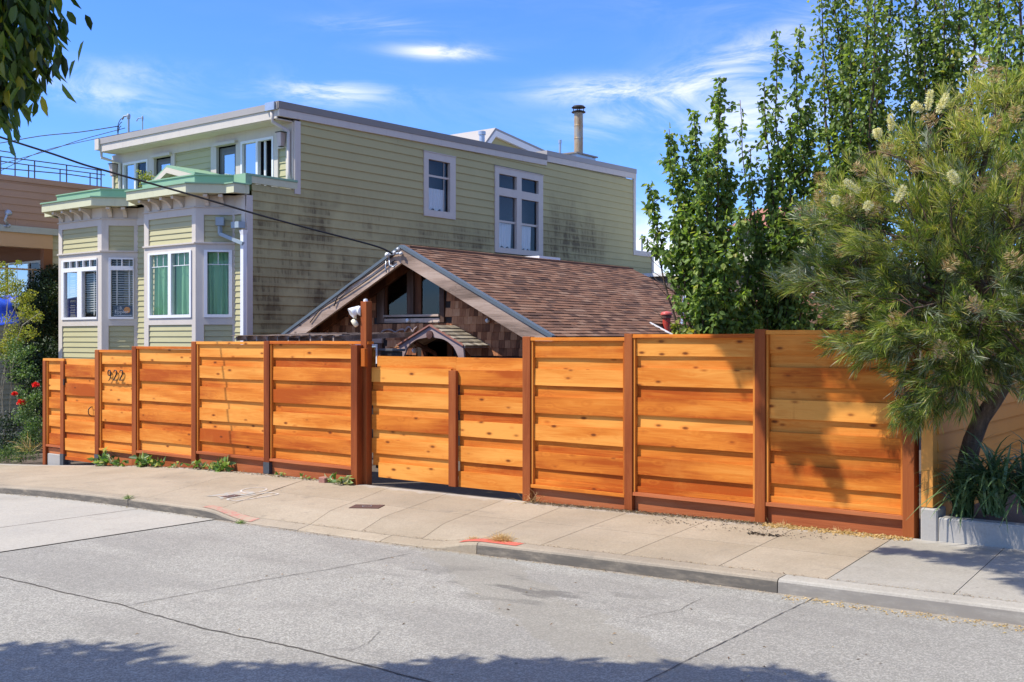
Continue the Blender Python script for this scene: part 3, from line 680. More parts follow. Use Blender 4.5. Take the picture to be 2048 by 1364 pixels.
# pedestrian gate and the short end panel
x0, x1, x2, x3 = fx(85), fx(92), fx(120), fx(126.5)
FE = thing('wooden_fence', 'short narrow fence panel on a concrete footing, beside the roses', 'fence', (x0, YF, g(x0)))
post(FE, x0, x1-.02, YF, YF+.09, gz(x0), fz(105, 717)-.04); post(FE, x2, x3, YF, YF+.09, gz(x2), fz(105, 717)-.04)
panel(FE, x1-.02, x2, fz(105, 717), fz(86, 888), capx=(x0, x3), kick=False)
board(FE, x1-.018, x2-.002, fz(105, 890)-.036, fz(105, 890), YF+.006, .09, M['redkick'], 'sill_rail')
mb = MB(); mb.box(x1-.018, x2-.003, YF+.05, YF+.085, fz(105, 908), fz(105, 892)-.04); mb.build('kick_board', M['redkick'], FE)
mb = MB(); mb.box(x1-.017, x2-.003, YF+.03, YF+.2, gz(x0)-.05, fz(105, 908)-.002); mb.build('footing', M['planter'], FE, bevel=.01)
mb = MB(); mb.box(x2-.003, x3+.003, YF-.004, YF+.094, gz(x2), gz(x2)+.22); mb.build('post_sleeve', M['sleeve'], FE)
GP_ = thing('garden_gate', 'narrow cedar walk-in gate with small curved black handle, left of the house numbers', 'gate', ((x3+pA[0])/2, YF, g(x3)))
gx0, gx1 = x3+.01, pA[0]-.01; zt = fz(157, 717.5); zbg = max(gz(gx0), gz(gx1))+.06
z = zt; k = 0
board(GP_, gx0, gx1, z-.13, z, YF+.045, .0215)
z -= .10
while z > zbg+.02:
    board(GP_, gx0, gx1, max(zbg, z-.20), z, YF+.022, .0215)
    if z-.17 > zbg+.03: board(GP_, gx0, gx1, max(zbg, z-.17-.184), z-.17, YF+.045, .0215)
    z -= .308
hx = fx(182); hz = fz(182, 823); mb = MB(); mb.tube([(hx, YF+.02, hz+.075), (hx, YF-.01, hz+.07), (hx-.012, YF-.035, hz+.04), (hx-.016, YF-.04, hz), (hx-.012, YF-.035, hz-.04), (hx, YF-.01, hz-.07), (hx, YF+.02, hz-.075)], .008, 6); mb.build('handle', M['black'], GP_, smooth=True)
mb = MB(); mb.box(gx0-.02, gx0+.01, YF+.0, YF+.02, fz(124, 770), fz(124, 758)); mb.build('hinge', M['black'], GP_)
# driveway gate
GX1 = fx(1044)
DG = thing('driveway_gate', 'wide cedar driveway gate with one upright batten in its middle', 'gate', ((GX0+GX1)/2, YF+.1, g(-8.5)))
yg = YF+.055; zt = fz(890, 714, yg); mx0, mx1 = fx(899, yg), fx(915, yg)
mid = (mx0+mx1)/2
for (a, b, dz) in ((GX0+.004, mid, 0), (mid+.001, GX1-.004, -.002)):
    board(DG, a+(.07 if a < -8.5 else 0), b, zt-.184+dz, zt+dz, yg+.049, .0215)
for (a, b, dz) in ((GX0+.004, mx0+.004, 0), (mx1-.004, GX1-.004, -.006)):
    z = zt-.142+dz; k = 0
    while k < 5:
        aa = a+(.12 if (k == 4 and a < -8.5) else 0)
        board(DG, aa, b, z-.184, z, yg+.022, .0215)
        if k < 4: board(DG, a, b, z-.154-.184, z-.154, yg+.049, .0215)
        z -= .300; k += 1
zb_ = zt-.142-4*.300-.184
post(DG, mx0+.004, mx1-.004, yg-.028, yg+.02, zb_-.01, fz(905, 741, yg), 'upright_batten', 'redpost')
mb = MB(); mb.box(GX0+.01, GX1-.01, yg+.09, yg+.13, zb_+.1, zb_+.16); mb.box(GX0+.01, GX1-.01, yg+.09, yg+.13, zt-.16, zt-.10); mb.build('back_frame', M['black'], DG)
# right fence run
FR = thing('wooden_fence', 'tall cedar fence run of three panels right of the driveway gate, partly in tree shade', 'fence', (fx(1300), YF, g(fx(1300))))
q = [fx(1044.5), fx(1060), fx(1248), fx(1264), fx(1509), fx(1530), fx(1806), fx(1830)]
post(FR, q[0], q[1], YF, YF+.09, gz(q[0]), fz(1052, 673)); post(FR, q[2], q[3], YF, YF+.09, gz(q[2]), fz(1256, 668)+.003)
post(FR, q[4], q[5], YF, YF+.09, gz(q[4]), fz(1520, 659)+.003); post(FR, q[6]+.0, q[7], YF-.02, YF+.12, gz(q[6]), fz(1820, 659))
panel(FR, q[1], q[2], fz(1150, 674.5), fz(1058.7, 968.4), capx=(q[1]+.002, q[2]-.002))
panel(FR, q[3], q[4], fz(1386, 668), fz(1264, 984), capx=(q[3]+.002, q[4]-.002))
panel(FR, q[5], q[6], fz(1668, 660), fz(1528, 1004.3), capx=(q[5]+.002, q[6]-.002))
# house numbers on stand-offs
HN = thing('house_numbers', 'curly black iron house numbers reading 922 on the fence board', 'house number', (fx(228), YF, fz(228, 752)), None)
def digit(ch, x0, zc, s):
    if ch == '9': pts = [(-.12, -.5), (.08, -.36), (.2, -.1), (.25, .22), (.16, .44), (0, .5), (-.17, .42), (-.22, .22), (-.14, .05), (.02, .01), (.16, .1), (.24, .24)]
    else: pts = [(-.26, .26), (-.2, .43), (0, .5), (.2, .42), (.22, .22), (.1, 0), (-.1, -.22), (-.28, -.45), (-.1, -.43), (.1, -.46), (.28, -.40)]
    P = [(x0+a*s, YF+.012, zc+b*s) for a, b in pts]
    Q = []
    for i in range(len(P)-1):   # catmull
        p0, p1, p2, p3 = [Vector(P[max(0, min(len(P)-1, i+k))]) for k in (-1, 0, 1, 2)]
        for t in (0, .25, .5, .75):
            Q.append(.5*((2*p1)+(p2-p0)*t+(2*p0-5*p1+4*p2-p3)*t*t+(3*p1-p0-3*p2+p3)*t**3))
    Q.append(Vector(P[-1])); n = len(Q)
    mb = MB(); mb.tube(Q, [.0065+.0045*math.sin(math.pi*i/(n-1)) for i in range(n)], 6)
    mb.tube([(x0, YF+.012, zc+.04), (x0, YF+.046, zc+.04)], .005, 5)
    mb.build('digit', M['black'], HN, smooth=True)
for ch, px in (('9', 217), ('2', 229), ('2', 241)): digit(ch, fx(px), fz(px, 751), .165)
# floodlight on the tall post
px_ = GX0-.115
FLt = thing('security_floodlight', 'white twin-head security floodlight with motion sensor on the tall red post', 'floodlight', (px_, YF-.05, onY(712, 625, YF)[2]))
cz = onY(712, 622, YF)[2]; bx = px_-.03
mb = MB(); mb.lathe((px_, YF+.02, cz), [(0, 0), (.062, .001), (.06, .028), (.03, .04), (0, .041)], 16, (-1, 0, 0)); mb.build('back_plate', M['white_plastic'], FLt, smooth=True)
def lamp(c, d, s=1):
    d = Vector(d).normalized(); c = Vector(c); mb = MB()
    mb.lathe(c, [(0, -.065*s), (.03*s, -.06*s), (.04*s, -.02*s), (.055*s, .03*s), (.062*s, .06*s), (.056*s, .062*s), (0, .045*s)], 16, d); o = mb.build('lamp_head', M['white_plastic'], FLt, smooth=True)
    m2 = MB(); m2.lathe(c, [(0, .053*s), (.045*s, .0525*s)], 16, d); m2.build('lens', M['cream_plastic'], o)
lamp((bx-.05, YF-.01, cz+.005), (-.4, -.75, -.5), 1.15); lamp((bx-.13, YF+.06, cz+.0), (-.95, -.15, -.2), .95)
mb = MB(); mb.tube([(px_-.03, YF+.02, cz), (bx-.06, YF+.0, cz-.03), (bx-.06, YF+.0, cz-.10)], .014, 7); mb.build('arm', M['cream_plastic'], FLt, smooth=True)
mb = MB(); mb.lathe((bx-.065, YF-.01, cz-.15), [(0, -.055), (.03, -.05), (.036, 0), (.03, .045), (0, .055)], 12, (-.5, -.2, .7)); mb.build('motion_sensor', M['cream_plastic'], FLt, smooth=True)
mb = MB(); mb.tube([(px_-.02, YF+.05, cz-.05), (px_-.02, YF+.05, cz-.9)], .011, 7); mb.build('conduit', M['galv'], FLt, smooth=True)
mb = MB(); mb.lathe((px_+.06, YF+.03, onY(722, 603, YF)[2]), [(.03, 0), (.025, .03), (0, .035)], 10); mb.build('cap_screw', M['white_plastic'], FLt)
# black gate opener box behind the gate
bxo = thing('gate_opener', 'black box of the gate opener just behind the left end of the driveway gate', 'gate opener', (GX0+.1, YF+.3, fz(750, 720)))
mb = MB(); mb.box(GX0+.03, GX0+.24, YF+.20, YF+.40, zt-.35, fz(765, 703, YF+.2)); mb.build('case', M['black'], bxo, bevel=.008)
mb = MB(); mb.box(GX0+.01, GX0+.27, YF+.18, YF+.42, fz(765, 703, YF+.2)+.002, fz(765, 699, YF+.2)+.01); mb.build('lid', M['sleeve'], bxo, bevel=.006)
# ================================================================== buildings
class Fac:
    def __init__(s, P, D, N): s.P = P; s.D = D; s.N = N
    def pt(s, u, d, z): return (s.P[0]+s.D[0]*u+s.N[0]*d, s.P[1]+s.D[1]*u+s.N[1]*d, z)
    def uz(s, px, py, d=0):
        A = (s.P[0]+s.N[0]*d, s.P[1]+s.N[1]*d); p = onV(px, py, A, s.D); return ((p[0]-A[0])*s.D[0]+(p[1]-A[1])*s.D[1], p[2])
    def u(s, px, d=0): return s.uz(px, 676, d)[0]
    def z(s, px, py, d=0): return s.uz(px, py, d)[1]
    def box(s, mb, u0, u1, z0, z1, d0, d1):
        return mb.hexa([s.pt(u0, d1, z0), s.pt(u1, d1, z0), s.pt(u1, d0, z0), s.pt(u0, d0, z0), s.pt(u0, d1, z1), s.pt(u1, d1, z1), s.pt(u1, d0, z1), s.pt(u0, d0, z1)])
def frame(fac, parent, name, outer, holes, m_, d0, d1):
    """flat frame of thickness d0..d1 with rectangular holes"""
    u0, u1, z0, z1 = outer; us = sorted({u0, u1} | {x for h in holes for x in h[:2]}); zs = sorted({z0, z1} | {x for h in holes for x in h[2:]})
    us = [x for x in us if u0-1e-6 <= x <= u1+1e-6]; zs = [x for x in zs if z0-1e-6 <= x <= z1+1e-6]
    def solid(i, j):
        if i < 0 or j < 0 or i >= len(us)-1 or j >= len(zs)-1: return False
        a = (us[i]+us[i+1])/2; b = (zs[j]+zs[j+1])/2
        return not any(h[0] < a < h[1] and h[2] < b < h[3] for h in holes)
    mb = MB()
    for i in range(len(us)-1):
        for j in range(len(zs)-1):
            if not solid(i, j): continue
            a, b, c, e = us[i], us[i+1], zs[j], zs[j+1]
            mb.poly([fac.pt(a, d1, c), fac.pt(b, d1, c), fac.pt(b, d1, e), fac.pt(a, d1, e)])
            if not solid(i-1, j): mb.poly([fac.pt(a, d0, c), fac.pt(a, d1, c), fac.pt(a, d1, e), fac.pt(a, d0, e)])
            if not solid(i+1, j): mb.poly([fac.pt(b, d1, c), fac.pt(b, d0, c), fac.pt(b, d0, e), fac.pt(b, d1, e)])
            if not solid(i, j-1): mb.poly([fac.pt(a, d0, c), fac.pt(b, d0, c), fac.pt(b, d1, c), fac.pt(a, d1, c)])
            if not solid(i, j+1): mb.poly([fac.pt(a, d1, e), fac.pt(b, d1, e), fac.pt(b, d0, e), fac.pt(a, d0, e)])
    return mb.build(name, m_, parent, fix=False)
def siding(fac, parent, u0, u1, z0, z1, expo, ref, m_, holes=(), d=0.0, lip=.015, ztop=None, joints=False):
    k = math.floor((z0-ref)/expo)
    while ref+k*expo < z1-.004:
        a = max(z0, ref+k*expo); b = min(z1 if ztop is None else 99, ref+(k+1)*expo); k += 1
        if ztop is not None:
            pass
        segs = [(u0, u1)]
        for h in holes:
            if h[2] < (a+b)/2 < h[3]:
                ns = []
                for s0, s1 in segs:
                    if h[0] > s0: ns.append((s0, min(s1, h[0])))
                    if h[1] < s1: ns.append((max(s0, h[1]), s1))
                segs = [q for q in ns if q[1]-q[0] > .02]
        out_ = []
        for s0, s1 in segs:
            if joints and s1-s0 > 3:
                c = s0; 
                while s1-c > 4.5: c2 = c+random.uniform(2.2, 4.0); out_.append((c, c2-.0015)); c = c2+.0015
                out_.append((c, s1))
            else: out_.append((s0, s1))
        for s0, s1 in out_:
            mb = MB(); b0 = b1 = b
            if ztop: 
                b0 = min(b, ztop(s0)); b1 = min(b, ztop(s1))
                if b0-a < .004 and b1-a < .004: continue
                b0 = max(b0, a+.001); b1 = max(b1, a+.001)
            P = fac.pt
            mb.hexa([P(s0, d+lip, a), P(s1, d+lip, a), P(s1, d-.012, a), P(s0, d-.012, a), P(s0, d-.002, b0+.0), P(s1, d-.002, b1+.0), P(s1, d-.012, b1), P(s0, d-.012, b0)])
            mb.build('siding_board', m_, parent, fix=True)
def pane(fac, parent, r, m_='glass', d=.0, name='pane'):
    mb = MB(); u0, u1, z0, z1 = r; P = fac.pt; q = [P(u0-.005, d, z0-.005), P(u1+.005, d, z0-.005), P(u1+.005, d, z1+.005), P(u0-.005, d, z1+.005)]
    a, b = Vector(q[1])-Vector(q[0]), Vector(q[3])-Vector(q[0]); nn = a.cross(b)
    if nn.x*fac.N[0]+nn.y*fac.N[1] < 0: q = q[::-1]
    mb.poly(q); return mb.build(name, M[m_], parent, fix=False)
def curtain(fac, parent, r, m_, d, amp=.03, waves=6, name='curtain', hem=0):
    u0, u1, z0, z1 = r; ph = random.uniform(0, 6); mb = MB(); n = waves*8
    fr = [random.uniform(.6, 1.4) for _ in range(4)]
    def fn(a, b):
        x = a*waves*2*math.pi; dd = amp*(math.sin(x*fr[0]+ph)+.4*math.sin(x*fr[1]*1.7+b*1.2))*(.45+.55*(1-b))
        return fac.pt(u0+(u1-u0)*a+.012*math.sin(b*3+x*.3), d+dd, z0+(z1-z0)*b+hem*math.sin(x*.5)*(1-b))
    mb.grid(fn, n, 5); return mb.build(name, M[m_], parent, smooth=True, fix=False)
XW = -15.66
YL = XW*(.611*((492-1024)/F)+.7917)/(.7917*((492-1024)/F)-.611)   # lower front wall
YU = 13.51
GH = thing('green_house', 'sage green three-level house with white trim, two bay windows and mildewed side wall', 'house', (-18.6, YL, g(-18)))
Sd = Fac((XW, 0), (0, 1), (1, 0)); FLo = Fac((0, YL), (1, 0), (0, -1)); FUp = Fac((0, YU), (1, 0), (0, -1))
REF = H+.097; EX = .1731
def Hs(*a): return [H+x for x in a]
# side wall boards
def winrect(px0, px1, pt, pb): u0 = Sd.u(px0); u1 = Sd.u(px1); return (u0, u1, Sd.z(px0, pb), Sd.z(px0, pt))
W1 = winrect(846, 909, 302.5, 431.1); W2 = winrect(988, 1084, 332.5, 504.4)
Y1 = Sd.u(1091); Y2 = Sd.u(1270); Y3 = Sd.u(1306)
zfas = lambda y: H+4.175+(4.32-4.175)*(y-13.66)/(Y1-13.66) if y < Y1 else H+4.41+.012*(y-Y1)
stepz = H+2.82
wallp = MB(); wallp.box(XW-.05, XW-.02, YL+.02, Y2-.02, H-2.4, H+.1); wall = wallp.build('side_wall', M['siding'], GH)
hol = [W1, W2]
siding(Sd, wall, YL+.13, YU+.14, H-.35, stepz, EX, REF, M['siding'], joints=True, lip=.019)
siding(Sd, wall, YU+.14, Y1+.05, H-.35, H+4.36, EX, REF, M['siding'], hol, ztop=zfas, joints=True, lip=.019)
siding(Sd, wall, Y1+.05, Y2-.12, H-.35, H+4.5, EX, REF, M['siding'], hol, ztop=lambda y: H+4.41+.012*(y-Y1), joints=True)
siding(Sd, wall, Y2-.12, Y3-.1, H-.35, H+2.36, EX, REF, M['siding'])
core = MB(); core.box(-21.6, XW-.38, YU+.35, Y2-.1, H-2.4, H+4.1); core.box(-21.6, XW-.38, YL+.45, YU+.36, H-2.4, H+2.7)
core.box(-21.9, XW-.05, Y3-.06, Y3-.03, H-2.4, H+2.3)
core.build('interior', M['dark'], GH)
lw = MB(); lw.box(-22.02, -21.97, YL+.05, Y3, H-3, H+2.7); lw.box(-21.72, -21.67, YU+.05, Y2, H+2.7, H+4.1); lw.build('left_wall', M['siding_f'], GH)
# corner boards and side trim
for (fc_, *q_) in ((Sd, YL-.001, YL+.13, H-2.4, H+2.6, -.02, .028), (Sd, YU, YU+.14, H+2.74, H+4.13, -.02, .028), (FLo, XW-.10, XW-.002, H-2.4, H+2.6, -.02, .026),
                    (Sd, Y2-.12, Y2+.0, H+2.34, H+4.5, -.02, .03), (Sd, Y2+.001, Y3, H+2.34, H+2.48, -.02, .03), (Sd, Y3-.11, Y3, H-.5, H+2.339, -.02, .029)):
    tr = MB(); fc_.box(tr, *q_); tr.build('corner_board', M['trim'], GH)
# sloping side fascia, roof edge
def sband(y0, y1, za0, za1, zb0, zb1, d0, d1, m_, name):
    mb = MB(); P = Sd.pt; mb.hexa([P(y0, d1, za0), P(y1, d1, za1), P(y1, d0, za1), P(y0, d0, za0), P(y0, d1, zb0), P(y1, d1, zb1), P(y1, d0, zb1), P(y0, d0, zb0)]); return mb.build(name, m_, GH)
YE = YU-.40
sband(YE, Y1, *Hs(4.155, 4.32, 4.295, 4.455), -.02, .045, M['trim'], 'side_fascia'); sband(YE-.02, Y1, *Hs(4.297, 4.457, 4.43, 4.59), -.3, .06, M['roofedge'], 'roof_edge')
sband(Y1+.002, Y2+.01, *Hs(4.42, 4.49, 4.57, 4.64), -.02, .035, M['trim'], 'side_fascia'); sband(Y1+.002, Y2+.02, *Hs(4.572, 4.642, 4.70, 4.77), -.3, .045, M['roofgrey'], 'roof_edge')
rf = MB(); XLu = -21.67
rf.hexa([(XLu-.15, YE, H+4.20), (XW-.3, YE, H+4.20), (XW-.3, Y1, H+4.36), (XLu-.15, Y1, H+4.36), (XLu-.15, YE, H+4.38), (XW-.3, YE, H+4.38), (XW-.3, Y1, H+4.54), (XLu-.15, Y1, H+4.54)])
rf.box(XLu, XW-.3, Y1, Y2, H+4.4, H+4.6); roof = rf.build('roof', M['roofgrey'], GH)
ef = MB(); XEl = onY(195, 290, YE)[0]
ef.box(XEl+.12, XW+.03, YE-.03, YE+.02, H+4.28, H+4.405); ef.build('front_roof_edge', M['roofgrey'], GH)
ef = MB(); ef.box(XEl+.14, XW-.02, YE-.005, YE+.03, H+4.115, H+4.279); ef.build('front_fascia', M['trim'], GH)
ef = MB(); ef.box(XEl+.14, XW-.02, YE+.031, YU-.02, H+4.10, H+4.12); ef.build('soffit', M['cream'], GH)
ef = MB(); ef.box(XEl-.02, XEl+.135, YE-.06, YE+.14, H+4.16, H+4.40); ef.tube([(XEl+.08, YE+.04, H+4.16), (XEl+.08, YE+.05, H+4.0), (XEl+.33, YU-.06, H+3.88), (XEl+.33, YU-.06, H+2.9)], .035, 8); ef.build('left_gutter', M['trim'], GH)
dsx = onY(577, 300, YU-.06)[0]
ef = MB(); ef.box(XW-.28, XW-.02, YE-.07, YE-.035, H+4.27, H+4.42); ef.build('gutter_end', M['galv'], GH)
ef = MB(); ef.tube([(XW-.14, YE-.02, H+4.25), (XW-.14, YE+.0, H+4.06), (dsx, YU-.06, H+3.93), (dsx, YU-.06, H+3.9), (dsx, YU-.06, H+3.15), (dsx+.06, YU-.09, H+2.98)], .034, 8); ef.build('downspout', M['trim'], GH, smooth=True)
# side windows
def vwin(fac, r, panes, rails, curt, name='window', fm='trim', glass='glass'):
    f = frame(fac, GH, name, r, panes, M[fm], -.05, .035)
    for p in panes: pane(fac, f, p, glass, -.03)
    sl = MB(); fac.box(sl, r[0]-.01, r[1]+.01, r[3]+.001, r[3]+.018, -.01, .05); sl.build('drip_cap', M['trim'], f)
    rb = MB()
    for (a, b, c, e) in rails: fac.box(rb, a, b, c, e, -.028, -.012)
    if rails: rb.build('sash_rail', M[fm], f)
    for c in curt: curtain(fac, f, c, 'curtain_white', -.062, .012, 6, hem=.02)
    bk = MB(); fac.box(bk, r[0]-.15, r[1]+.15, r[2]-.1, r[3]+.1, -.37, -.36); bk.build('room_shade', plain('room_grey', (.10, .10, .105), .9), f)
    return f
a, b = Sd.u(855), Sd.u(898); vwin(Sd, W1, [(a, b, Sd.z(855, 419), Sd.z(855, 318))], [(a, b, Sd.z(855, 352), Sd.z(855, 348)), (b-.16, b-.15, Sd.z(855, 419), Sd.z(855, 318))], [(a-.02, b-.10, Sd.z(855, 419)+.03, Sd.z(855, 374))])
a, b, c, e = Sd.u(996), Sd.u(1031.5), Sd.u(1041), Sd.u(1075)
zt0, zt1, zl0, zl1, zr = Sd.z(996, 347), Sd.z(996, 374.5), Sd.z(996, 390.5), Sd.z(996, 494.5), Sd.z(996, 441)
vwin(Sd, W2, [(a, b, zt1, zt0), (c, e, zt1, zt0), (a, b, zl1, zl0), (c, e, zl1, zl0)], [(a, b, zr-.03, zr+.02), (c, e, zr-.03, zr+.02)], [(a-.02, b-.1, zl1+.03, zr-.03), (c-.02, e-.2, zl1+.03, zr-.03)])
# upper front wall
zb = H+2.86
def hx_(p0, p1, zt_): return (FUp.u(p0), FUp.u(p1), zb, H+zt_)
sL = hx_(228.5, 240, 3.66); wL = hx_(247, 297, 3.885); dL = hx_(309, 343, 3.876); sM = hx_(350.5, 423, 3.91); dR = hx_(434, 473, 3.885); wR = hx_(483, 548.5, 3.90); sR = hx_(557, 573, 3.64)
frame(FUp, GH, 'upper_front_wall', (FUp.u(238)-.25, XW-.002, H+2.74, H+4.10), [sL, wL, dL, sM, dR, wR, sR], M['trim'], -.05, .02)
for s in (sL, sM, sR): siding(FUp, GH, s[0], s[1], s[2], s[3], .125, H+2.86, M['siding_f'], d=-.02)
def slider(r, split, mats):
    f = frame(FUp, GH, 'window', r, [(r[0]+.05, split-.03, r[2]+.03, r[3]-.05), (split+.03, r[1]-.05, r[2]+.03, r[3]-.05)], M['vinyl'], -.05, .03)
    pane(FUp, f, (r[0]+.05, split-.03, r[2]+.03, r[3]-.05), mats[0], -.02)
    if mats[1]: pane(FUp, f, (split+.03, r[1]-.05, r[2]+.03, r[3]-.05), mats[1], -.02)
    return f
slider(wL, FUp.u(272), ('glass_mirror', 'glass_dark')); f = slider(wR, FUp.u(515.5), ('glass_mirror', None))
mb = MB(); q = FUp.u(525); FUp.box(mb, q-.03, q+.02, zb+.03, H+3.85, -.09, -.06); mb.build('open_sash', M['vinyl'], f)
def door(r, gl, dd):
    mb = MB(); FUp.box(mb, r[0]+.02, r[1]-.02, r[2], r[3]-.03, -.10, -.06); o = mb.build('door', M['darkdoor'], GH)
    u0, u1, z1 = gl; frame(FUp, o, 'door_frame', (u0-.05, u1+.05, zb+.02, z1+.06), [(u0, u1, zb+.08, z1)], M['darkdoor'], -.06, -.04); pane(FUp, o, (u0, u1, zb+.08, z1), 'glass_mirror', -.052)
    h = MB(); FUp.box(h, r[0]-.03, r[1]+.05, r[3]+.001, r[3]+.06, .0, .09); h.build('door_head', M['trim'], o)
door(dR, (FUp.u(444), FUp.u(466), FUp.z(450, 309)), 0); door(dL, (FUp.u(318), FUp.u(337), FUp.z(330, 327)), 0)
def lantern(px, py):
    p = onY(px, py, YU-.1); mb = MB(); mb.lathe(p, [(.0, .16), (.11, .155), (.115, .14), (.02, .139)], 4); mb.lathe(p, [(.06, -.12), (.055, -.13), (0, -.13)], 4); mb.tube([(p[0], p[1]+.1, p[2]+.05), (p[0]+.0, p[1]+.02, p[2]+.145)], .015, 6); o = mb.build('wall_lantern', M['black'], GH)
    m2 = MB(); m2.lathe(p, [(.095, .138), (.062, -.12)], 4); m2.build('lantern_glass', plain('lantern_glass', (.50, .40, .36), .35), o)
lantern(562, 280); lantern(226, 341)
# parapet along the side return and lower cornice
sband(YL-.0, YU+.06, *Hs(2.83, 2.83, 2.955, 2.955), -.03, .03, M['cornice'], 'return_fascia'); sband(YL-.02, YU+.06, *Hs(2.957, 2.957, 2.995, 2.995), -.12, .045, M['green_metal'], 'return_flashing')
def platform(poly, z0, z1, m_, name): mb = MB(); mb.prism(poly, 'z', z0, z1); return mb.build(name, M[m_], GH)
platform([(-22.1, YL-.3), (XW+.035, YL-.3), (XW+.035, YL+.02), (-22.1, YL+.02)], H+2.615, H+2.775, 'cornice', 'wall_cornice')
platform([(-22.13, YL-.33), (XW+.05, YL-.33), (XW+.05, YL+.02), (-22.13, YL+.02)], H+2.777, H+2.80, 'green_metal', 'cornice_flashing')
platform([(-22.0, YL-.04), (XW+.037, YL-.04), (XW+.037, YL+.1), (-22.0, YL+.1)], H+2.802, H+2.99, 'green_metal', 'parapet')
platform([(-22, YL+.1), (XW-.1, YL+.1), (XW-.1, YU-.02), (-22, YU-.02)], H+2.7, H+2.8, 'green_metal', 'deck')
# cream frieze and boards on the recessed lower front wall
FB = MB(); FLo.box(FB, -22.0, XW-.002, H+2.40, H+2.61, -.03, .012); FB.build('frieze', M['cream'], GH)
FB = MB(); FLo.box(FB, -22.0, XW-.101, H+2.26, H+2.398, -.03, .02); FB.build('frieze_board', M['trim'], GH)
siding(FLo, GH, -22.0, XW-.10, H-.4, H+2.26, .107, H, M['siding_f'], d=0)
def bracket(fac, u, w_=.075, d0=.0):
    mb = MB(); prof = [(0, 0), (.03, 0), (.05, .05), (.10, .10), (.17, .13), (.24, .14), (.24, .19), (0, .19)]; z0 = H+2.415
    n = len(mb.v); k = len(prof)
    mb.v += [fac.pt(u-w_/2, d0+a, z0+b) for a, b in prof]+[fac.pt(u+w_/2, d0+a, z0+b) for a, b in prof]
    mb.f.append(tuple(range(n, n+k))); mb.f.append(tuple(range(n+2*k-1, n+k-1, -1)))
    for i in range(k): j = (i+1) % k; mb.f.append((n+j, n+i, n+k+i, n+k+j))
    mb.build('bracket', M['cream'], GH)
R2 = math.sqrt(.5)
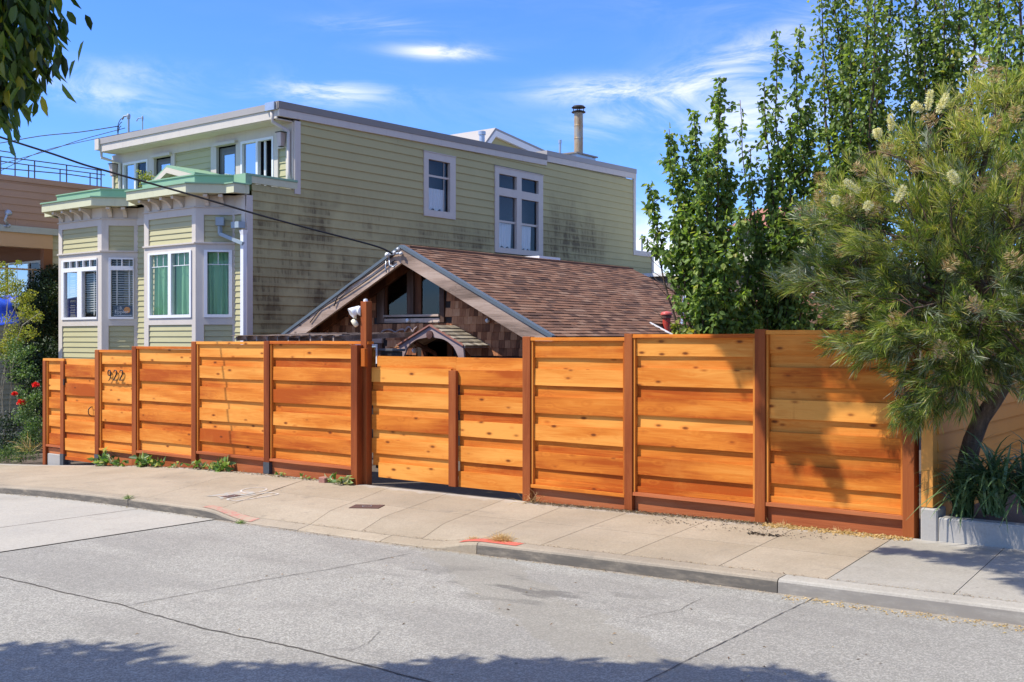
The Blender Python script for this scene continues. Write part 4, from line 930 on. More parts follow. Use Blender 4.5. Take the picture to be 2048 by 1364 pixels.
def bay(XL, XR, left):
    d = .50; Yb = YL-d
    Ff = Fac((XL, Yb), (1, 0), (0, -1)); Fs = Fac((XR, Yb), (R2, R2), (R2, -R2)); Fl = Fac((XL-d, YL), (R2, -R2), (-R2, -R2))
    wdt = XR-XL; sw = d/R2
    pl = lambda e: [(XL-d-e*1.3, YL+.01), (XL-e*.42, Yb-e), (XR+e*.42, Yb-e), (XR+d+e*1.3, YL+.01)]
    if left: fh = (Ff.u(124), Ff.u(195)); sh = (Fs.u(217), Fs.u(268))
    else: fh = (Ff.u(297), Ff.u(383.5)); sh = (Fs.u(407.6), Fs.u(465))
    lvl = [H-2.6, H+.246, H+.374, H+1.615, H+1.752, H+2.254, H+2.40]
    def face(fac, wid, h, kind):
        holes = [(h[0], h[1], H-2.4, lvl[1]), (h[0], h[1], lvl[2], lvl[3]), (h[0], h[1], lvl[4], lvl[5])]
        if kind == 'blank': holes = [holes[0], holes[2]]
        fr = frame(fac, GH, 'bay_trim', (0, wid, H-2.6, H+2.40), holes, M['trim'], -.04, .0)
        siding(fac, fr, h[0], h[1], H-.5, lvl[1], .107, H+.246-.107*8, M['siding_f'], d=-.028)
        siding(fac, fr, h[0], h[1], lvl[4], lvl[5], .1004, lvl[4], M['siding_f'], d=-.028)
        bd = MB(); fac.box(bd, -.0, wid, H+1.725, H+1.752, 0.001, .035); fac.box(bd, -.0, wid, H+2.385, H+2.40, .001, .03); bd.build('belt_moulding', M['trim'], fr)
        fz_ = MB(); fac.box(fz_, 0, wid, H+2.402, H+2.612, -.04, -.002); fz_.build('frieze', M['cream'], fr)
        return fr
    def vinyl(fac, h, panes, fr):
        f = frame(fac, GH, 'window', (h[0]+.003, h[1]-.003, lvl[2]+.003, lvl[3]-.003), panes, M['vinyl'], -.06, .022)
        return f
    f1 = face(Ff, wdt, fh, ''); f2 = face(Fs, sw, sh, ''); face(Fl, sw, (sw-sh[1], sw-sh[0]), '')
    bk = MB(); bk.prism([(XL-.25, YL+.3), (XL+.12, Yb+.32), (XR-.12, Yb+.32), (XR+.25, YL+.3)], 'z', H-2.3, H+2.5); bk.build('interior', M['dark'], GH)
    if not left:
        z0_, z1_ = H+.433, H+1.575
        p1 = (Ff.u(301), Ff.u(337.5), z0_, z1_); p2 = (Ff.u(343.5), Ff.u(380), z0_, z1_); w1 = vinyl(Ff, fh, [p1, p2], f1)
        p3 = (Fs.u(414.5), Fs.u(457.5), z0_, z1_); w2 = vinyl(Fs, sh, [p3], f2)
        for fac, w_, ps, nn in ((Ff, w1, (p1, p2), 3), (Fs, w2, (p3,), 2)):
            for p in ps:
                pane(fac, w_, p, 'glass', -.02); mt = MB(); fac.box(mt, p[0], p[1], H+1.34, H+1.352, -.018, -.012)
                for k in range(1, nn): q = p[0]+(p[1]-p[0])*k/nn; fac.box(mt, q-.006, q+.006, H+1.352, z1_, -.018, -.012)
                mt.build('muntin', M['vinyl'], w_); curtain(fac, w_, (p[0]-.04, p[1]+.04, z0_-.03, z1_+.03), 'curtain_green', -.11, .036, 5)
        for k, px in enumerate((300, 320, 343, 366)): bracket(Ff, Ff.u(px))
        bracket(Fs, Fs.u(414)); bracket(Fs, Fs.u(444))
    else:
        zt0, zt1 = H+1.445, H+1.578; z0_, z1_ = H+.425, H+1.36
        nn = 5; ua, ub = Ff.u(128.5), Ff.u(194.5); tp = [(ua+(ub-ua)*k/nn+(.012 if k else 0), ua+(ub-ua)*(k+1)/nn-.012*(k < nn-1), zt0, zt1) for k in range(nn)]
        p1 = (Ff.u(129), Ff.u(156), z0_, z1_); p2 = (Ff.u(165), Ff.u(194.5), z0_, z1_); w1 = vinyl(Ff, fh, tp+[p1, p2], f1)
        for p in tp: pane(Ff, w1, p, 'glass_dark', -.02)
        pane(Ff, w1, p1, 'glass_mirror', -.02); pane(Ff, w1, p2, 'glass', -.02)
        sa, sb = Fs.u(222), Fs.u(266); tp2 = [(sa+(sb-sa)*k/2+(.012 if k else 0), sa+(sb-sa)*(k+1)/2-.012*(k < 1), zt0, zt1) for k in range(2)]; p3 = (sa, sb, z0_, z1_)
        w2 = vinyl(Fs, sh, tp2+[p3], f2)
        for p in tp2+[p3]: pane(Fs, w2, p, 'glass', -.02)
        for fac, w_, (a, b) in ((Ff, w1, (p1[0], p2[1])), (Fs, w2, (sa, sb))):
            bl = MB(); z = H+1.58
            while z > (H+.50 if fac is Ff else H+.44):
                P = fac.pt; bl.hexa([P(a, -.10, z), P(b, -.10, z), P(b, -.145, z+.022), P(a, -.145, z+.022), P(a, -.10, z+.003), P(b, -.10, z+.003), P(b, -.145, z+.025), P(a, -.145, z+.025)]); z -= .047
            for q in (.22, .78): fac.box(bl, a+(b-a)*q-.014, a+(b-a)*q+.014, H+.46, H+1.6, -.096, -.094)
            o = bl.build('blind', M['blind'], w_)
        for k, px in enumerate((127, 145, 163, 181)): bracket(Ff, Ff.u(px))
        bracket(Fs, Fs.u(221)); bracket(Fs, Fs.u(251))
        # campaign-style sign standing in the side window
        s0, s1 = Fs.u(225), Fs.u(264); zs0, zs1 = Fs.z(245, 634), Fs.z(245, 611)
        sg = thing('window_sign', 'small navy sign with white lettering and orange spot inside the left bay window', 'sign', Fs.pt((s0+s1)/2, -.05, zs0))
        mb = MB(); Fs.box(mb, s0, s1, zs0, zs1, -.052, -.044); mb.build('board', plain('navy_board', (.03, .05, .09), .5), sg)
        mb = MB(); n = 20; cu, cz2, rr = s0+(s1-s0)*.72, zs0+(zs1-zs0)*.62, (zs1-zs0)*.27
        mb.poly([Fs.pt(cu+rr*math.cos(2*math.pi*i/n), -.0425, cz2+rr*math.sin(2*math.pi*i/n)) for i in range(n)]); mb.build('orange_spot', plain('orange_print', (.75, .28, .04), .5), sg, fix=False)
        for txt, fu, fz0, sz in (('J.B.', .22, .66, .30), ('Eppler', .08, .32, .36)):
            cu_ = bpy.data.curves.new('lettering', 'FONT'); cu_.body = txt; cu_.size = (zs1-zs0)*sz*1.25; cu_.extrude = .0006; cu_.resolution_u = 2
            tmp = bpy.data.objects.new('lettering', cu_); me_ = bpy.data.meshes.new_from_object(tmp); bpy.data.objects.remove(tmp)
            to = bpy.data.objects.new('lettering', me_); col.objects.link(to); me_.materials.clear(); me_.materials.append(M['vinyl'])
            p = Vector(Fs.pt(s0+(s1-s0)*fu, -.0415, zs0+(zs1-zs0)*fz0)); to.parent = sg; to.location = p-WL[sg.name]; to.rotation_euler = (R(90), 0, R(45)); WL[to.name] = p
        mb = MB(); Fs.box(mb, s0+.02, s1-.02, zs0+(zs1-zs0)*.12, zs0+(zs1-zs0)*.17, -.043, -.0415); mb.build('printed_line', M['vinyl'], sg)
    platform(pl(.30), H+2.615, H+2.776, 'cornice', 'bay_cornice'); platform(pl(.33), H+2.778, H+2.803, 'green_metal', 'cornice_flashing'); platform(pl(.03), H+2.805, H+2.965, 'green_metal', 'parapet'); platform(pl(.05), H+2.967, H+2.99, 'green_metal', 'parapet_cap')
    cb = MB(); cb.prism(pl(-.01), 'z', H+2.6, H+2.614); cb.build('bay_soffit', M['cream'], GH)
    return Ff, Fs
def bayX(px): return onY(px, 676, YL-.5)[0]
bay(bayX(288), bayX(391), False); bay(bayX(117), bayX(203), True)
# small gable between the bays and rear dormer
def gab(pl2, X_or_Y, depth, axis, m1, m2, over, name, th=.05):
    """pl2: left base, apex, right base in the plane"""
    (a0, z0), (a1, z1), (a2, z2) = pl2
    mb = MB(); 
    def P(a, d, z): return (a, X_or_Y+d, z) if axis == 'y' else (X_or_Y-d, a, z)
    mb.hexa([P(a0+.01, .03, z0), P((a0+a1)/2, .03, z0), P((a0+a1)/2, depth, z0), P(a0+.01, depth, z0), P(a0+.02, .03, z0+.001), P((a0+a1)/2, .03, (z0+z1)/2-.02), P((a0+a1)/2, depth, (z0+z1)/2-.02), P(a0+.02, depth, z0+.001)]) if False else None
    mb.poly([P(a0, .03, z0), P(a2, .03, z2), P(a1, .03, z1-.03)]); o = mb.build(name, m1, GH, fix=False)
    r = MB(); w_ = th*2.2
    for (pa, za, pb, zb__) in ((a0, z0, a1, z1), (a1, z1, a2, z2)):
        r.hexa([P(pa, -over, za-th), P(pb, -over, zb__-th), P(pb, depth, zb__-th), P(pa, depth, za-th), P(pa, -over, za), P(pb, -over, zb__), P(pb, depth, zb__), P(pa, depth, za)])
    r.build('gable_roof', m2, o)
    r = MB()
    for (pa, za, pb, zb__) in ((a0, z0, a1, z1), (a1, z1, a2, z2)):
        r.hexa([P(pa, -over-.02, za-th-w_), P(pb, -over-.02, zb__-th-w_), P(pb, .02, zb__-th-w_), P(pa, .02, za-th-w_), P(pa, -over-.02, za-th-.002), P(pb, -over-.02, zb__-th-.002), P(pb, .02, zb__-th-.002), P(pa, .02, za-th-.002)])
    r.build('gable_trim', M['cream'] if axis == 'y' else M['palewhite'], o); return o
p0, p1, p2 = onY(305, 362, YL+.25), onY(343, 331, YL+.25), onY(398, 341, YL+.25)
gab([(p0[0]-.05, p0[2]-.1), (p1[0], p1[2]), (p2[0], p2[2]-.04)], YL+.25, .8, 'y', M['siding_f'], M['green_metal'], .1, 'porch_gable')
q0, q1, q2 = onX(964, 290, -17.3), onX(988, 256, -17.3), onX(1092, 303, -17.3)
gab([(q0[1], q0[2]), (q1[1], q1[2]), (q2[1], q2[2])], -17.3, 1.8, 'x', M['siding'], M['roofgrey'], .05, 'dormer', .07)
def pipe(px, pt, pb, wpx, X, m_, name='vent_pipe', top=True):
    a = onX(px, pb, X); b = onX(px, pt, X); r = wpx/2/F*(a[1]*.7917-X*.611); mb = MB(); mb.lathe(a, [(r, -.15), (r, b[2]-a[2])], 14)
    if top: mb.lathe((a[0], a[1], b[2]), [(r*1.01, -.09), (r*1.35, -.085), (r*1.35, 0), (0, .01)], 14)
    return mb.build(name, m_, GH, smooth=False)
pipe(964, 263, 287, 11, -17.0, M['galv']); pipe(1120, 280, 305, 5, -16.6, M['galv']); pipe(1284, 469, 502, 3, -15.9, M['greypipe'], 'vent_pipe', False)
fl = onX(1157, 318, -16.6); flt = onX(1157, 214, -16.6); r = 9/F*(fl[1]*.7917+16.6*.611); hgt = flt[2]-fl[2]
mb = MB(); mb.lathe(fl, [(r, -.2), (r, hgt*.38), (r*1.04, hgt*.385), (r*1.04, hgt*.40), (r, hgt*.405), (r, hgt*.62), (r*1.05, hgt*.625), (r*1.05, hgt*.645), (r, hgt*.65), (r, hgt*.90), (0, hgt*.90)], 18); flue = mb.build('flue_pipe', M['flue'], GH, smooth=False)
mb = MB(); mb.lathe(fl, [(r*.9, hgt*.88), (r*1.55, hgt*.89), (r*1.6, hgt*.905), (r*.9, hgt*.93)], 18); mb.lathe(fl, [(r*1.6, hgt*.985), (r*1.2, hgt*1.02), (0, hgt*1.03), ], 18); mb.lathe(fl, [(r*1.6, hgt*.985), (0, hgt*.98)], 18)
for k in range(4): t = k*math.pi/2+.4; mb.tube([(fl[0]+r*1.1*math.cos(t), fl[1]+r*1.1*math.sin(t), fl[2]+hgt*.9), (fl[0]+r*1.2*math.cos(t), fl[1]+r*1.2*math.sin(t), fl[2]+hgt*.99)], .012, 5)
mb.build('flue_cap', M['black'], flue)
mb = MB(); a = onX(1140, 306, -16.5); b = onX(1171, 306, -16.5); mb.box(-17.1, -16.3, a[1], b[1]+.2, a[2]-.25, a[2]-.03); mb.build('roof_curb', M['galv'], GH); mb = MB(); mb.box(-17.15, -16.25, a[1]-.05, b[1]+.25, a[2]-.028, a[2]+.01); mb.build('curb_flashing', M['roofedge'], GH)
# scuppers and downspout at the bay
Fs_ = Fac((bayX(391), YL-.5), (R2, R2), (R2, -R2)); mb = MB(); Fs_.box(mb, Fs_.u(433), Fs_.u(449), Fs_.z(441, 452), Fs_.z(441, 436), 0, .13)
a = Fs_.pt(Fs_.u(441), .06, Fs_.z(441, 452)); b = Fs_.pt(Fs_.u(441), .06, Fs_.z(441, 468)); c = onY(486, 487, YL-.14); mb.bar(a, b, .065, .05, (1, 0, 0)); mb.bar(b, c, .06, .06); mb.build('scupper', M['greypipe'], GH)
mb = MB(); c1 = onY(469, 457, YL-.10); c2 = onY(484, 443, YL-.10); mb.box(c1[0], c2[0], YL-.18, YL-.03, c1[2], c2[2]); mb.build('scupper', M['greypipe'], GH)
mb = MB(); c = onY(487, 470, YL-.09); mb.box(c[0]-.042, c[0]+.042, YL-.13, YL-.05, H-2.4, c[2]); mb.lathe((c[0], YL-.09, c[2]), [(.055, 0), (.08, .09), (.06, .09)], 4); mb.build('downspout', M['vinyl'], GH)
# service masts
def mast(px, pt, pb, Y, label, r=.026):
    a = onY(px, pb, Y); b = onY(px, pt, Y); t = thing('service_mast', label, 'service mast', (a[0], Y, a[2]-.2)); mb = MB(); mb.tube([(a[0], Y, a[2]-.25), b], r, 8); mb.build('pole', M['greypipe'], t)
    mb = MB(); mb.lathe((b[0], Y, b[2]), [(r*1.4, -.05), (r*1.8, 0), (r*1.6, .05), (0, .08)], 10); mb.tube([(b[0], Y, b[2]+.02), (b[0]-.14, Y-.03, b[2]+.02), (b[0]-.2, Y-.04, b[2]-.05)], r*.9, 7); mb.build('weatherhead', M['greypipe'], t, smooth=True); return b
mA = mast(257, 233, 268, 14.3, 'grey service mast with looped cables at the left of the green house roof'); mB_ = mast(285, 237, 262, 15.5, 'thinner dark mast just right of the grey service mast on the roof', .014)
def wire(name, label, pix, A, D, rad=.009, thg=None):
    P = [Vector(onV(px, py, A, D)) for px, py in pix]; Q = []
    for i in range(len(P)-1):
        p0, p1, p2, p3 = [P[max(0, min(len(P)-1, i+k))] for k in (-1, 0, 1, 2)]
        for t in (0, .25, .5, .75): Q.append(.5*((2*p1)+(p2-p0)*t+(2*p0-5*p1+4*p2-p3)*t*t+(3*p1-p0-3*p2+p3)*t**3))
    Q.append(P[-1]); mb = MB(); mb.tube(Q, rad, 6); o = mb.build(name, M['cable'], None, smooth=True); return tag(o, label, 'cable')
A = (-11.55, 12.1); D = Vector((-3.95, -6.6)).normalized()
wire('service_drop_cable', 'thick twisted black cable sagging across the green house to the cottage gable', [(-60, 252), (0, 274), (106, 308), (167, 329), (212, 341.6), (251, 353), (334, 376), (418, 400), (512, 428), (614, 455.6), (700, 478), (760, 495), (785, 508)], A, D, .015)
D2 = (-.86, -.5)
wire('cable', 'black cable rising from the left edge to the loops of the roof mast', [(-60, 292), (0, 286), (80, 272), (160, 264), (238, 252)], (mA[0]-.2, 14.2), D2, .011)
wire('cable', 'thin wire from the left edge up to the roof mast, below the thicker one', [(-60, 352), (0, 329), (100, 300), (160, 280), (250, 256)], (mA[0]-.2, 14.2), D2, .008)
wire('cable', 'thin wire from the left edge along the roof edge to the small mast', [(-60, 370), (0, 342), (80, 304), (170, 282), (282, 260)], (mB_[0], 15.5), D2, .008)
mb = MB()
for k in range(3):
    c = Vector((mA[0]-.16, 14.25, mA[2]-.28)); mb.tube([c+Vector((-.22*math.sin(t)*(1-.2*k), -.02*k, .26*math.cos(t)*(1-.15*k)-.06*k)) for t in [i*.35 for i in range(11)]], .009, 5)
tag(mb.build('cable_loops', M['cable'], None, smooth=True), 'black cable loops hanging beside the weatherhead of the grey mast', 'cable')

# ================================================================== shingled cottage
YB = 12.2; YC = 12.65; AX = onY(805, 492, YB)[0]; AZ = onY(805, 492, YB)[2]; ER = onY(1105, 672, YB); SL = (AZ-ER[2])/(ER[0]-AX); EXr = ER[0]; EXl = 2*AX-EXr
CT = thing('cottage', 'low brown shingled cottage with brown roof, weathered gable boards and a triangular attic window', 'house', (AX, YC, g(AX)))
FC = Fac((0, YC), (1, 0), (0, -1))
def zr(x): return AZ-SL*abs(x-AX)
YBK = onX(1262, 535, AX)[1]; YM = 15.63; V0 = (-10.33, YBK, H+.84); V1 = (-9.11, 16.68, H+.229); WX = -6.0
def rowtabs(P0, U, V, n_rows, length_fn, expo, tabw, lift, name, m_, parent, th=.010):
    """roof tabs: P0 origin at eave, U along eave, V up slope (unit), rows overlap"""
    U = Vector(U); V = Vector(V); N = U.cross(V).normalized(); N = N if N.z > 0 else -N; mb = MB(); P0 = Vector(P0)
    for r_ in range(n_rows):
        a, b = length_fn(r_*expo); u = a-random.uniform(0, tabw)
        while u < b:
            w_ = tabw*random.uniform(.55, 1.35); u0, u1 = max(a, u), min(b, u+w_-.004); u += w_
            if u1-u0 < .01: continue
            t = random.uniform(.7, 1.5)*th; s0 = r_*expo-random.uniform(0, .005); s1 = (r_+1)*expo+.01
            p = [P0+U*u0+V*s0, P0+U*u1+V*s0, P0+U*u1+V*s1, P0+U*u0+V*s1]
            mb.hexa([q+N*lift for q in p]+[p[0]+N*(lift+t), p[1]+N*(lift+t), p[2]+N*(lift+.001), p[3]+N*(lift+.001)])
    o = mb.build(name, m_, parent, fix=False); return o
slen = (EXr-AX)*math.sqrt(1+SL*SL); Vup = Vector((-1, 0, SL)).normalized()
# deck and slabs
rf = MB()
rf.hexa([(EXl, YB, zr(EXl)-.04), (AX, YB, AZ-.04), (AX, YBK, AZ-.04), (EXl, YBK, zr(EXl)-.04), (EXl, YB, zr(EXl)-.005), (AX, YB, AZ-.005), (AX, YBK, AZ-.005), (EXl, YBK, zr(EXl)-.005)])
rf.hexa([(AX, YB, AZ-.04), (EXr, YB, zr(EXr)-.04), (EXr, YM, zr(EXr)-.04), (AX, YM, AZ-.04), (AX, YB, AZ-.005), (EXr, YB, zr(EXr)-.005), (EXr, YM, zr(EXr)-.005), (AX, YM, AZ-.005)])
xm = V1[0]-.03
rf.hexa([(AX, YM, AZ-.04), (xm, YM, zr(xm)-.04), (xm, YBK, zr(xm)-.04), (AX, YBK, AZ-.04), (AX, YM, AZ-.006), (xm, YM, zr(xm)-.006), (xm, YBK, zr(xm)-.006), (AX, YBK, AZ-.006)])
roof_c = rf.build('roof', M['rooftab'], CT)
def lf(s):
    x = EXr-s*math.cos(math.atan(SL)); end = YM if x > xm else (YBK if x < V0[0] else V1[1]+(YBK-V1[1])*(V1[0]-x)/(V1[0]-V0[0])); return (0, end-YB)
rt = rowtabs((EXr+.02, YB+.0, zr(EXr)-.01), (0, 1, 0), Vup, int(slen/.10)+1, lf, .10, .22, .002, 'roof_tabs', M['rooftab'], roof_c, .010); rt['kind'] = 'stuff'
wsl = Vector((0, V0[1]-V1[1], V0[2]-V1[2])); wl_ = wsl.length; wsl.normalize()
def lfw(s): f = min(1, s/wl_); return (V1[0]+(V0[0]-V1[0])*f, WX)
rt = rowtabs((0, V1[1], V1[2]), (1, 0, 0), wsl, int(wl_/.10)+1, lfw, .10, .22, .0, 'wing_roof_tabs', M['rooftab'], roof_c, .010); rt['kind'] = 'stuff'
mb = MB(); mb.poly([(V1[0], V1[1], V1[2]-.01), (WX, V1[1], V1[2]-.01), (WX, V0[1], V0[2]-.01), (V0[0], V0[1], V0[2]-.01)]); mb.poly([(V0[0], V0[1], V0[2]-.01), (WX, V0[1], V0[2]-.01), (WX, V0[1]+2.4, V0[2]-.7), (V0[0], V0[1]+2.4, V0[2]-.7)]); mb.build('wing_roof', M['rooftab'], CT, fix=False)
mb = MB(); mb.bar(Vector(V1)+Vector((0, 0, .012)), Vector(V0)+Vector((0, 0, .012)), .07, .012); mb.build('valley_flashing', M['galv'], CT)
mb = MB(); mb.bar((EXr+.02, YM+.01, zr(EXr)+.01), (xm, YM+.01, zr(xm)+.01), .02, .035); mb.build('rake_flashing', M['palewhite'], CT)
mb = MB(); mb.box(V0[0]-.05, WX, V0[1]-.06, V0[1]+.10, V0[2]-.01, V0[2]+.02); mb.build('wing_ridge_cap', M['palewhite'], CT)
mb = MB(); mb.box(AX-.09, AX+.06, YB+.1, YBK, AZ-.02, AZ+.012); mb.build('ridge_cap', M['rooftab'], CT)
mb = MB(); mb.box(EXr+.0, EXr+.07, YB+.1, YM, zr(EXr)-.10, zr(EXr)-.03); mb.build('gutter', M['black'], CT)
mb = MB(); mb.box(V1[0]+.02, WX, V1[1]+.12, V1[1]+.2, H-2.2, V1[2]-.04); mb.box(EXr-.35, EXr-.25, YC+.05, YM-.1, H-2.2, zr(EXr-.3)-.05); mb.box(V1[0]-.3, V1[0]-.2, YM, V1[1]+.2, H-2.2, zr(V1[0])-.05); mb.box(EXl+.3, EXl+.4, YC, YBK, H-2.3, zr(EXl+.4)-.06); mb.box(EXl+.35, WX-.2, YBK+.0, YBK+.1, H-2.3, H-.0); mb.build('rear_walls', plain('brown_wall', (.06, .03, .022), .8), CT)
mb = MB(); a = onX(1076, 523, AX-.15); b = onX(1118, 523, AX-.15); mb.box(AX-.55, AX-.12, a[1], b[1], AZ-.15, AZ+.085); mb.build('ridge_vent', M['palewhite'], CT)
# barge boards with dark drip edge, soffit
for s, ex in ((1, EXr+.02), (-1, EXl-.02)):
    zE = zr(ex)
    mb = MB(); mb.hexa([(AX, YB-.03, AZ-.27), (ex, YB-.03, zE-.27), (ex, YB+.015, zE-.27), (AX, YB+.015, AZ-.27), (AX, YB-.03, AZ-.035), (ex, YB-.03, zE-.035), (ex, YB+.015, zE-.035), (AX, YB+.015, AZ-.035)]); o = mb.build('barge_board', M['grey_wood'], CT)
    mb = MB(); mb.hexa([(AX, YB-.05, AZ-.034), (ex, YB-.05, zE-.034), (ex, YB+.05, zE-.034), (AX, YB+.05, AZ-.034), (AX, YB-.05, AZ+.018), (ex, YB-.05, zE+.018), (ex, YB+.05, zE+.018), (AX, YB+.05, AZ+.018)]); mb.build('drip_edge', plain('drip_edge', (.10, .12, .13), .4), CT)
    mb = MB(); mb.hexa([(AX, YB+.016, AZ-.09), (ex, YB+.016, zE-.09), (ex, YC, zE-.09), (AX, YC, AZ-.09), (AX, YB+.016, AZ-.045), (ex, YB+.016, zE-.045), (ex, YC, zE-.045), (AX, YC, AZ-.045)]); mb.build('soffit', plain('soffit_brown', (.20, .11, .06), .8), CT)
    mb = MB(); a_, b_ = AX+s*.25, ex-s*.1; mb.bar((a_, YC-.05, zr(a_)-.16), (b_, YC-.05, zr(b_)-.16), .08, .12); mb.build('gable_rafter', M['brown_wood_z'], CT)
# gable wall, window and shingles
wu0, wu1 = FC.u(756), FC.u(890); wz0 = FC.z(760, 646); g0u, g1u, g2u, g3u = FC.u(774), FC.u(816), FC.u(842), FC.u(881); gz0 = FC.z(800, 631)
mb = MB(); mb.prism([(EXl+.4, H-2.3), (EXr-.3, H-2.3), (EXr-.3, zr(EXr-.3)-.1), (wu1, zr(wu1)-.1), (wu1, wz0), (wu0, wz0), (wu0, zr(wu0)-.1), (EXl+.4, zr(EXl+.4)-.1)], 'y', YC+.01, YC+.05); mb.build('gable_wall', plain('felt_dark', (.03, .022, .018), .9), CT)
mb = MB()
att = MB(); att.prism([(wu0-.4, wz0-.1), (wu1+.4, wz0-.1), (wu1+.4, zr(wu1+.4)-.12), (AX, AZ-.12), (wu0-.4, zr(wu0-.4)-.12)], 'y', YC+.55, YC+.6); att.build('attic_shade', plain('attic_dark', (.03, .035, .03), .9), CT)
wz = lambda x: zr(x)-.13
ww = MB(); ww.hexa([FC.pt(wu0, .03, wz0), FC.pt(g0u-.04, .03, wz0), FC.pt(g0u-.04, -.04, wz0), FC.pt(wu0, -.04, wz0), FC.pt(wu0, .03, wz(wu0)), FC.pt(g0u-.04, .03, wz(g0u-.04)), FC.pt(g0u-.04, -.04, wz(g0u-.04)), FC.pt(wu0, -.04, wz(wu0))])
def vpost(a, b, z0, dd, m_, nm, par=CT):
    q = MB(); q.hexa([FC.pt(a, dd, z0), FC.pt(b, dd, z0), FC.pt(b, -.05, z0), FC.pt(a, -.05, z0), FC.pt(a, dd, wz(a)), FC.pt(b, dd, wz(b)), FC.pt(b, -.05, wz(b)), FC.pt(a, -.05, wz(a))]); return q.build(nm, M[m_], par)
w0 = ww.build('window_frame', M['grey_wood_z'], CT); vpost(g0u-.039, g0u, gz0, .01, 'brown_wood_z', 'jamb', w0)
xm1 = (g1u+g2u)/2
vpost(g1u, xm1, gz0, .03, 'grey_wood_z', 'mullion', w0); vpost(xm1+.001, g2u, gz0, .0, 'brown_wood_z', 'mullion', w0); vpost(g3u, wu1, wz0, .03, 'grey_wood_z', 'jamb', w0)
mb = MB(); FC.box(mb, g0u-.04, g3u, gz0-.025, gz0+.01, -.02, .055); mb.build('sill', M['grey_wood'], w0); mb = MB(); FC.box(mb, g0u-.04, g3u-.001, wz0, gz0-.05, -.02, .025); mb.build('sill_board', M['grey_wood'], w0)
for a, b in ((g0u, g1u), (g2u, g3u)):
    mb = MB(); pk = [(a, gz0+.01), (b, gz0+.01), (b, wz(b)), (a, wz(a))] if not (a < AX < b) else [(a, gz0+.01), (b, gz0+.01), (b, wz(b)), (AX, wz(AX)), (a, wz(a))]
    mb.poly([(u_, YC+.02, z_) for u_, z_ in pk]); mb.build('pane', M['glass_dark'], w0, fix=False)
shm = []
for k in range(10):
    w_ = [.075, .09, .105, .12, .135, .15, .095, .11, .125, .08][k]; mb = MB(); e = random.uniform(0, .006); e2 = random.uniform(0, .006)
    mb.hexa([(0, -.022, e), (w_-.004, -.022, e2), (w_-.004, -.002, 0), (0, -.002, 0), (0, -.009, .142), (w_-.004, -.009, .142), (w_-.004, -.001, .142), (0, -.001, .142)]); shm.append((w_, mb.mesh('shingle_%d' % k)))
cnt = 0; row = 0; z = H-.275
cz0 = FC.u(803, .5)
doorr = (FC.u(838, 0)-.02, FC.u(915, 0)+.06, H-3, FC.z(880, 668)); lwr = (FC.u(690), FC.u(766), H-3, FC.z(740, 668))
gwall = CT
while z < AZ-.3:
    x = EXl+.45+random.uniform(-.1, 0)
    while x < EXr-.35:
        k = random.randrange(10); w_, me = shm[k]; xc = x+w_/2; x0_ = x; x += w_
        if z+.142 > zr(x0_ if x0_ < AX else x0_+w_)-.10: continue
        if x0_ > wu0-w_ and x0_ < wu1 and z+.14 > wz0: continue
        if any(h[0]-w_ < x0_ < h[1] and h[2] < z+.05 < h[3] for h in (doorr, lwr)): continue
        if cnt > 330: continue
        o = mkobj('shingle', me, M['shingle'], CT, (x0_, YC+.012-random.uniform(0, .003), z+random.uniform(-.004, .004))); cnt += 1
    z += .122; row += 1
# grey board, little window and door shadow under it
mb = MB(); FC.box(mb, lwr[0], lwr[1], FC.z(740, 686), FC.z(740, 668), -.02, .03); mb.build('head_board', M['grey_wood'], CT)
wr = (FC.u(700), FC.u(757), H-1.1, FC.z(750, 688)); f = frame(FC, CT, 'window', wr, [(wr[0]+.04, wr[1]-.035, wr[2]+.04, wr[3]-.035)], M['vinyl'], -.03, .03); pane(FC, f, (wr[0]+.04, wr[1]-.035, wr[2]+.04, wr[3]-.035), 'glass_mirror', 0)
mb = MB(); FC.box(mb, wr[1]+.002, lwr[1]-.002, H-1.2, FC.z(740, 686)-.002, -.02, .025); mb.build('window_board', M['grey_wood_z'], CT)
mb = MB(); FC.box(mb, doorr[0]+.2, doorr[1]-.25, H-2.1, doorr[3]-.12, -.03, -.01); dr = mb.build('door', M['brown_wood_z'], CT); 
mb = MB(); FC.box(mb, doorr[0]+.1, doorr[0]+.2, H-2.1, doorr[3], -.01, .03); FC.box(mb, doorr[1]-.25, doorr[1]-.15, H-2.1, doorr[3], -.01, .03); mb.build('door_frame', M['brown_wood_z'], CT)
mb = MB(); FC.box(mb, doorr[1]-.14, doorr[1]-.0, H-.35, doorr[3]-.05, -.02, .0); mb.build('side_light', M['black'], CT)
# carved wavy trim under the window, small discs
mb = MB(); pts = []
for i in range(49):
    t = i/48; px = 762+72*t; py = 666-(7*abs(math.sin(t*math.pi*2.5))**.7 if t < .66 else 12*abs(math.sin((t-.66)/.34*math.pi*1.5))**.8); pts.append(FC.pt(FC.u(px, .04), .04, FC.z(px, py, .04)))
mb.tube(pts, [.010+.008*abs(math.sin(i*.4)) for i in range(49)], 6); mb.build('carved_trim', M['porch_wood'], CT, smooth=True)
for px, py, m_ in ((815, 641, 'white_plastic'), (975, 641, 'palewhite')):
    p = FC.pt(FC.u(px, .05), .05, FC.z(px, py, .05)); mb = MB(); mb.lathe(p, [(0, -.02), (.035, -.02), (.03, .02), (0, .03)], 12, (0, -1, 0)); mb.build('white_knob', M[m_], CT, smooth=True)
